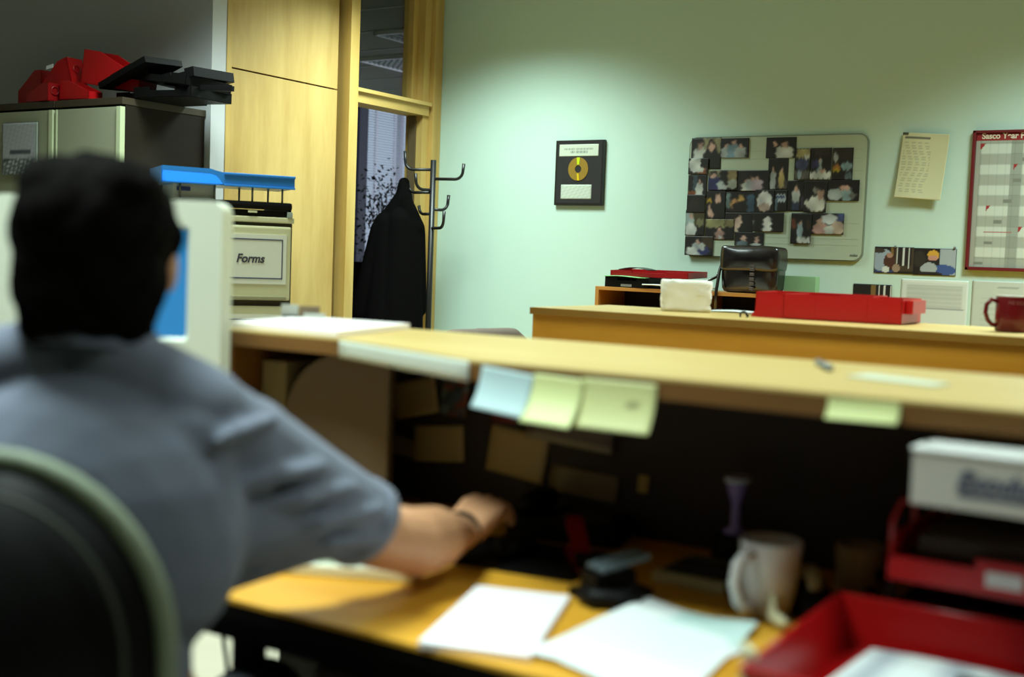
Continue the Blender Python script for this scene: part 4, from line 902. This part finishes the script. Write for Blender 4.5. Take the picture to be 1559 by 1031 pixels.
# red letter tray stack with white box on top
ts = thing('red_tray_stack', 'stack of red letter trays with white label, under the white box', 'tray stack', (-.385, 1.52, dz_), R(-1))
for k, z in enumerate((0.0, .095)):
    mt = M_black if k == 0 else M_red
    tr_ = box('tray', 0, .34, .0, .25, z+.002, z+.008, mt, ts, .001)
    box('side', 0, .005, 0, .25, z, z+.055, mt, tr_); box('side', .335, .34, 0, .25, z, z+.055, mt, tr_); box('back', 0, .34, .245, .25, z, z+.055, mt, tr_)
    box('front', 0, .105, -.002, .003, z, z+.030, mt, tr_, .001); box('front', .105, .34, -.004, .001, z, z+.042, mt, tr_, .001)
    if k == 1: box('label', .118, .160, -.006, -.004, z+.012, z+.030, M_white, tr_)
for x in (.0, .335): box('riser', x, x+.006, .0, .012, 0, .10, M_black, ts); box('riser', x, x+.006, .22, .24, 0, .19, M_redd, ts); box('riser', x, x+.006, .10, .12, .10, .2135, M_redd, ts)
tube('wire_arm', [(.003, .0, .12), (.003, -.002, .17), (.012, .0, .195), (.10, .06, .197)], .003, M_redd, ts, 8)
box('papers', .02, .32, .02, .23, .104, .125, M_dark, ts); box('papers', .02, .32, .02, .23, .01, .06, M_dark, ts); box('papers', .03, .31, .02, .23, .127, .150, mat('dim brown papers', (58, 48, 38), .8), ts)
wbx = thing('white_box', 'white card box with blue lettering on top of the red tray stack', 'box', (-.345, 1.41, dz_+.214), R(-2))
box('carton', .008, .32, 0, .30, 0, .062, mat('white card carton', (196, 190, 180), .7), wbx, .003)
box('lid', .006, .322, -.002, .302, .062, .067, M_white, wbx, .002); paper_top = box('paper', .02, .31, 0.01, .29, .067, .071, M_white, wbx, .001)
text('lettering', 'Exodus', .030, mat('blue grey ink', (84, 88, 108), .7), wbx, (.102, -.001, .034), (R(90), 0, 0), .0004, .3, .001); box('logo_bar', .062, .16, -.0008, 0, .016, .021, mat('blue grey ink', (0, 0, 0)), wbx)

# ------------------------------------------------------------------ the man
O = Vector((-1.147, .913, 0)); fa = R(-30)
F = Vector((math.sin(fa), math.cos(fa), 0)); RT = Vector((math.cos(fa), -math.sin(fa), 0)); U = Vector((0, 0, 1))
def L(r, f, z): return O + RT*r + F*f + U*z
hz = 1.188
ha = R(-40); HF = Vector((math.sin(ha), math.cos(ha), 0)); HR_ = Vector((math.cos(ha), -math.sin(ha), 0))
def H(r, f, z): return O + HR_*r + HF*f + U*(hz+z)
hrot = Matrix.Rotation(-ha, 4, 'Z')
M_skin = mat('skin', (206, 150, 110), .55, var=.05, scale=30)
M_hair = mat('very dark brown hair', (12, 9, 8), .9, spec=.04, bump=.5, bscale=120)
M_shirt = mat('grey blue polo cotton', (116, 121, 137), .95, spec=.1, sheen=.1, bump=.15, bscale=300)
M_trous = mat('dark trousers', (26, 26, 32), .9)
man = thing('person', 'man in grey blue polo shirt seated at desk, back to camera, right hand on mouse', 'person', (0, 0, 0))
Sr, Er, Wr = Vector((-1.025, 1.055, .962)), Vector((-1.000, 1.345, .795)), Vector((-1.030, 1.500, .775))
Sl, El, Wl = L(-.185, .0, .985), L(-.27, .16, .80), L(-.12, .36, .775)
Hp = L(0, -.10, .54)
S2, hem = Vector((-1.035, 1.045, .965)), Vector((-1.010, 1.265, .822)); ax = (hem-S2)/.62; cuf = S2+ax*.555
body = [
 ('e', H(0, .01, .025), (.074, .094, .082), hrot), ('e', H(0, .035, -.04), (.058, .072, .072), hrot), ('c', H(0, .07, -.085), H(0, .055, -.06), .022, .03),
 ('c', H(.045, .03, -.06), H(.02, .075, -.085), .022, .02), ('c', H(-.045, .03, -.06), H(-.02, .075, -.085), .022, .02),
 ('c', H(0, .098, -.01), H(0, .112, -.035), .010, .014), ('e', H(0, .095, -.066), (.022, .012, .008), hrot), ('c', H(-.03, .088, .012), H(.03, .088, .012), .014, .014),
 ('e', H(.081, .0, -.012), (.010, .020, .032), hrot), ('e', H(-.081, .0, -.012), (.010, .020, .032), hrot),
 ('c', H(0, -.005, -.05), L(0, -.01, 1.04), .050, .052),
 ('c', L(-.13, -.01, .97), L(.105, .0, .975), .050, .046), ('e', L(0, .0, .86), (.15, .085, .16), Matrix.Rotation(-fa, 4, 'Z')), ('e', L(0, -.04, .66), (.14, .09, .16), Matrix.Rotation(-fa, 4, 'Z')),
 ('c', Sr, hem-U*.004, .040, .046), ('c', hem-U*.004, Er, .046, .048), ('c', Er, Er*.6+Wr*.4, .050, .048), ('c', Er*.6+Wr*.4, Wr, .046, .028),
 ('c', Sl, El, .046, .038), ('c', El, El*.6+Wl*.4, .040, .040), ('c', El*.6+Wl*.4, Wl, .039, .025),
 ('c', L(.09, -.08, .53), L(.12, .34, .53), .075, .055), ('c', L(.12, .34, .53), L(.08, .30, .10), .05, .035), ('c', L(.08, .28, .06), L(.08, .44, .03), .035, .028),
 ('c', L(-.09, -.08, .53), L(-.12, .34, .53), .075, .055), ('c', L(-.12, .34, .53), L(-.12, .38, .10), .05, .035), ('c', L(-.12, .36, .06), L(-.13, .52, .03), .035, .028),
 ('e', Hp, (.15, .12, .10), Matrix.Rotation(-fa, 4, 'Z'))]
def hand(Wp, fdir, side, lift):
    """palm, four fingers and a thumb; fdir is the pointing direction, side the thumb direction"""
    fd = fdir.normalized(); sd = side.normalized(); up = sd.cross(fd).normalized()
    if up.z < 0: up = -up
    out = []; pc = Wp+fd*.02
    K = []
    for k, (s, ln) in enumerate(((.030, .070), (.010, .078), (-.010, .073), (-.029, .058))):
        kn = Wp+fd*(.083-.004*abs(k-1))+sd*s+up*(.010+lift); K.append((kn, ln))
        out.append(('c', Wp+sd*s*.55+fd*.012, kn, .019, .0125))
        a = kn+fd*ln*.42+up*.006-up*.004; b = a+fd*ln*.30-up*.014; c = b+fd*ln*.18-up*.018
        out += [('c', kn, a, .0105, .0095), ('c', a, b, .0093, .0085), ('c', b, c, .0085, .0075)]
    t0 = Wp+fd*.022+sd*.026; t1 = t0+fd*.03+sd*.026-up*.004; t2 = t1+fd*.026+sd*.010-up*.006; t3 = t2+fd*.02-up*.004
    out += [('c', t0, t1, .016, .012), ('c', t1, t2, .0115, .0105), ('c', t2, t3, .0105, .0085)]
    return out
body += hand(Wr, Vector((-.12, 1, .06)), Vector((-1, -.12, .1)), .012)
body += hand(Wl, L(0, 1, 0)-L(0, 0, 0)+Vector((-.3, 0, 0)), RT, .008)
bo = blob_mesh('body', body, M_skin, man, .0042, 5)
# eyes and lips as small parts of the head
for s in (-1, 1):
    e = lathe('eye', [(0, -.006), (.009, -.003), (.010, 0), (.009, .003), (0, .006)], mat('eye white', (220, 216, 210), .3), man, 14); e.matrix_local = Matrix.Translation(H(.030*s, .096, .004)) @ hrot @ Matrix.Rotation(R(90), 4, 'X')
# hair: cap over back and top of the head, down to the nape
hair = [('e', H(0, -.012, .030), (.092, .106, .086), hrot), ('e', H(0, -.040, -.03), (.086, .070, .085), hrot), ('e', H(0, .045, .065), (.074, .055, .045), hrot),
        ('c', H(-.035, -.048, -.075), H(.035, -.048, -.075), .040, .040), ('c', H(-.082, -.005, .03), H(-.080, .015, -.01), .016, .010), ('c', H(.082, -.005, .03), H(.080, .015, -.01), .016, .010),
        ('e', H(.03, -.05, .072), (.05, .05, .035), hrot), ('e', H(-.03, -.03, .078), (.05, .06, .032), hrot)]
ho = blob_mesh('hair', hair, M_hair, man, .005, 4)
rn = random.Random(2)
for v in ho.data.vertices:
    c = v.co-H(0, 0, 0); v.co += c.normalized()*(.0016*math.sin(c.x*190+c.z*60)+.0016*math.sin(c.y*170-c.z*120))
# shirt
fz = Matrix.Rotation(-fa, 4, 'Z')
shirt = [('e', (-1.035, 1.03, .955), (.064, .064, .064)), ('e', (-1.06, 1.00, .95), (.07, .07, .07)),
 ('c', L(-.15, -.02, 1.00), L(.12, -.02, .985), .066, .062), ('c', L(-.035, -.035, 1.070), L(-.17, -.02, 1.035), .046, .054), ('c', L(.035, -.035, 1.070), L(.13, -.015, 1.015), .046, .052),
 ('c', L(.08, -.02, 1.0), S2, .060, .060), ('c', L(.13, -.015, 1.01), S2+ax*.08, .052, .058),
 ('e', L(0, -.03, .88), (.190, .130, .19), fz), ('e', L(-.02, -.06, .72), (.155, .13, .20), fz), ('e', L(0, -.09, .56), (.165, .14, .12), fz), ('e', L(-.02, .01, .74), (.135, .115, .18), fz),
 ('c', S2, S2+ax*.3, .058, .058), ('c', S2+ax*.3, S2+ax*.68, .058, .061), ('c', Sl, Sl*.35+El*.65, .068, .064),
 ('c', L(.10, -.01, .88), S2+ax*.25-U*.03, .07, .056), ('c', S2+ax*.42-U*.015, Vector((-1.10, 1.05, .835)), .05, .07), ('c', Vector((-1.06, 1.08, .845)), Vector((-1.18, .99, .84)), .055, .07)]
def armpt(t, ph, r):
    c = S2+ax*t; d = ax.normalized(); tc = (Vector((0, 0, 1.2))-c); tc = (tc-d*tc.dot(d)).normalized(); b = d.cross(tc).normalized()
    if b.z < 0: b = -b
    return c+(tc*math.cos(R(ph))+b*math.sin(R(ph)))*r
folds = [((-.10, -34, .090), (.18, 30, .062), .010), ((-.04, -56, .094), (.33, 32, .060), .010), ((.04, -72, .094), (.47, 28, .061), .011), ((.14, -84, .086), (.58, 12, .061), .010), ((-.25, -10, .095), (-.06, 40, .072), .008), ((.20, -100, .08), (.62, -30, .061), .009)]
for a, b, r in folds:
    P0, P1 = armpt(*a), armpt(*b); mid = armpt((a[0]+b[0])/2, (a[1]+b[1])/2, (a[2]+b[2])/2-.002)
    shirt += [('c', P0, mid, r*.7, r), ('c', mid, P1, r, r*.6)]
so = blob_mesh('polo_shirt', shirt, M_shirt, man, .006, 3)
# open the sleeve end: trim everything beyond the hem planes
def cut(o, co, no):
    bm = bmesh.new(); bm.from_mesh(o.data); bmesh.ops.bisect_plane(bm, geom=bm.verts[:]+bm.edges[:]+bm.faces[:], plane_co=co, plane_no=no, clear_outer=True); bm.to_mesh(o.data); bm.free()
def cut_local(o, co, no, centre, rad):
    bm = bmesh.new(); bm.from_mesh(o.data); vs = [v for v in bm.verts if (v.co-centre).length < rad and (v.co-co).dot(no) > 0]
    bmesh.ops.delete(bm, geom=vs, context='VERTS'); bm.to_mesh(o.data); bm.free()
cut_local(so, cuf, ax.normalized(), cuf+ax*.2, .12)
sm = so.modifiers.new('t', 'SOLIDIFY'); sm.thickness = .003; sm.offset = -1
# sleeve hem band, collar, sleeve seam
bm = bmesh.new(); hc = cuf-ax*.025; d = ax.normalized(); u1 = d.cross(U).normalized(); u2 = u1.cross(d)
rings = []
for t_, rr_ in ((-.012, .0585), (-.010, .0615), (.012, .0625), (.014, .059)):
    rings.append([bm.verts.new(hc+d*t_+(u1*math.cos(a*math.pi/16)+u2*math.sin(a*math.pi/16))*rr_) for a in range(32)])
for i in range(3):
    for k in range(32): bm.faces.new((rings[i][k], rings[i][(k+1) % 32], rings[i+1][(k+1) % 32], rings[i+1][k]))
hb_ = bm_obj('sleeve_hem', bm, M_shirt, so, True); hb_.modifiers.new('t', 'SOLIDIFY').thickness = .003
bm = bmesh.new(); rings = []
for t_, rr_ in ((0, .080), (.022, .070), (.040, .066), (.040, .074), (.010, .090)):
    rings.append([bm.verts.new(L(0, -.010, 1.060)+RT*math.cos(a*math.pi/20)*rr_+F*math.sin(a*math.pi/20)*rr_*.92+U*(t_-.02*math.sin(a*math.pi/20))) for a in range(40)])
for i in range(4):
    for k in range(40): bm.faces.new((rings[i][k], rings[i][(k+1) % 40], rings[i+1][(k+1) % 40], rings[i+1][k]))
bm_obj('collar', bm, M_shirt, so, True)
tr = blob_mesh('trousers', [('e', Hp, (.17, .145, .12), fz), ('c', L(.09, -.06, .54), L(.12, .34, .535), .09, .068), ('c', L(.12, .34, .53), L(.08, .30, .12), .062, .048), ('c', L(-.09, -.06, .54), L(-.12, .34, .535), .09, .068), ('c', L(-.12, .34, .53), L(-.12, .38, .12), .062, .048)], M_trous, man, .009, 3)
for s, sx, sf in ((-1, -.12, .36), (1, .08, .28)): blob_mesh('shoe', [('c', L(sx, sf-.01, .055), L(sx*1.05, sf+.16, .04), .046, .036), ('c', L(sx, sf, .04), L(sx, sf, .11), .045, .042)], mat('black shoe leather', (18, 16, 16), .35), man, .006, 3)
# watch strap round the right wrist
wd = (Wr-Er).normalized(); w1 = wd.cross(U).normalized(); w2 = w1.cross(wd)
tube('watch_strap', [Wr+wd*.006+(w1*math.cos(a*math.pi/12)+w2*math.sin(a*math.pi/12))*.0305 for a in range(25)], .004, M_black, man, 8)

# ------------------------------------------------------------------ the man's chair
chc = Vector((-1.06, .71, 0)); cha = R(25)
oc2 = thing('swivel_chair', 'black swivel chair with pale grey green rim behind the seated man', 'chair', chc, cha)
def arch(w, z0, z1, r, n=10):
    pts = [(-w, z0)]
    for k in range(n+1): a = R(180-90*k/n); pts.append((-w+r+r*math.cos(a), z1-r*1.15+r*1.15*math.sin(a)))
    for k in range(n+1): a = R(90-90*k/n); pts.append((w-r+r*math.cos(a), z1-r*1.15+r*1.15*math.sin(a)))
    return pts+[(w, z0)]
A = arch(.180, .50, .985, .170)
curve = lambda x: .035*(x/.2)**2
bm = bmesh.new(); a_ = [bm.verts.new((x*.95, curve(x)-.012, .5+(z-.5)*.975)) for x, z in A]; b_ = [bm.verts.new((x*.95, curve(x)+.03, .5+(z-.5)*.975)) for x, z in A]
cen_a = bm.verts.new((0, -.035, .74)); cen_b = bm.verts.new((0, .03, .74)); n = len(A)
for i in range(n):
    j = (i+1) % n; bm.faces.new((a_[i], a_[j], cen_a)); bm.faces.new((b_[j], b_[i], cen_b)); bm.faces.new((a_[i], a_[j], b_[j], b_[i]))
bm_obj('back_shell', bm, M_black, oc2, True)
tube('piping', [(x, curve(x)+.006, z) for x, z in A], .011, mat('pale grey green piping', (116, 126, 104), .6), oc2, 12)
A2 = arch(.152, .50, .955, .145)
tube('inner_seam', [(x, curve(x)-.022, z) for x, z in A2], .003, mat('dark olive seam', (44, 46, 38), .7), oc2, 8)
soft_box('seat', -.22, .22, .03, .47, .40, .455, M_black, oc2, .004)
tube('column', [(0, .25, .08), (0, .25, .41)], .028, M_mblack, oc2, 14); box('back_bar', -.03, .03, -.04, .05, .36, .60, M_mblack, oc2, .004)
for k in range(5):
    a = k*1.2566+.3; x, y = .28*math.cos(a), .25+.28*math.sin(a); tube('leg', [(0, .25, .11), (x, y, .065)], [.024, .015], M_mblack, oc2, 8)
    lathe('castor', [(0, -.026), (.02, -.022), (.027, 0), (.02, .022), (0, .026)], M_mblack, oc2, 14, (x, y, .028))
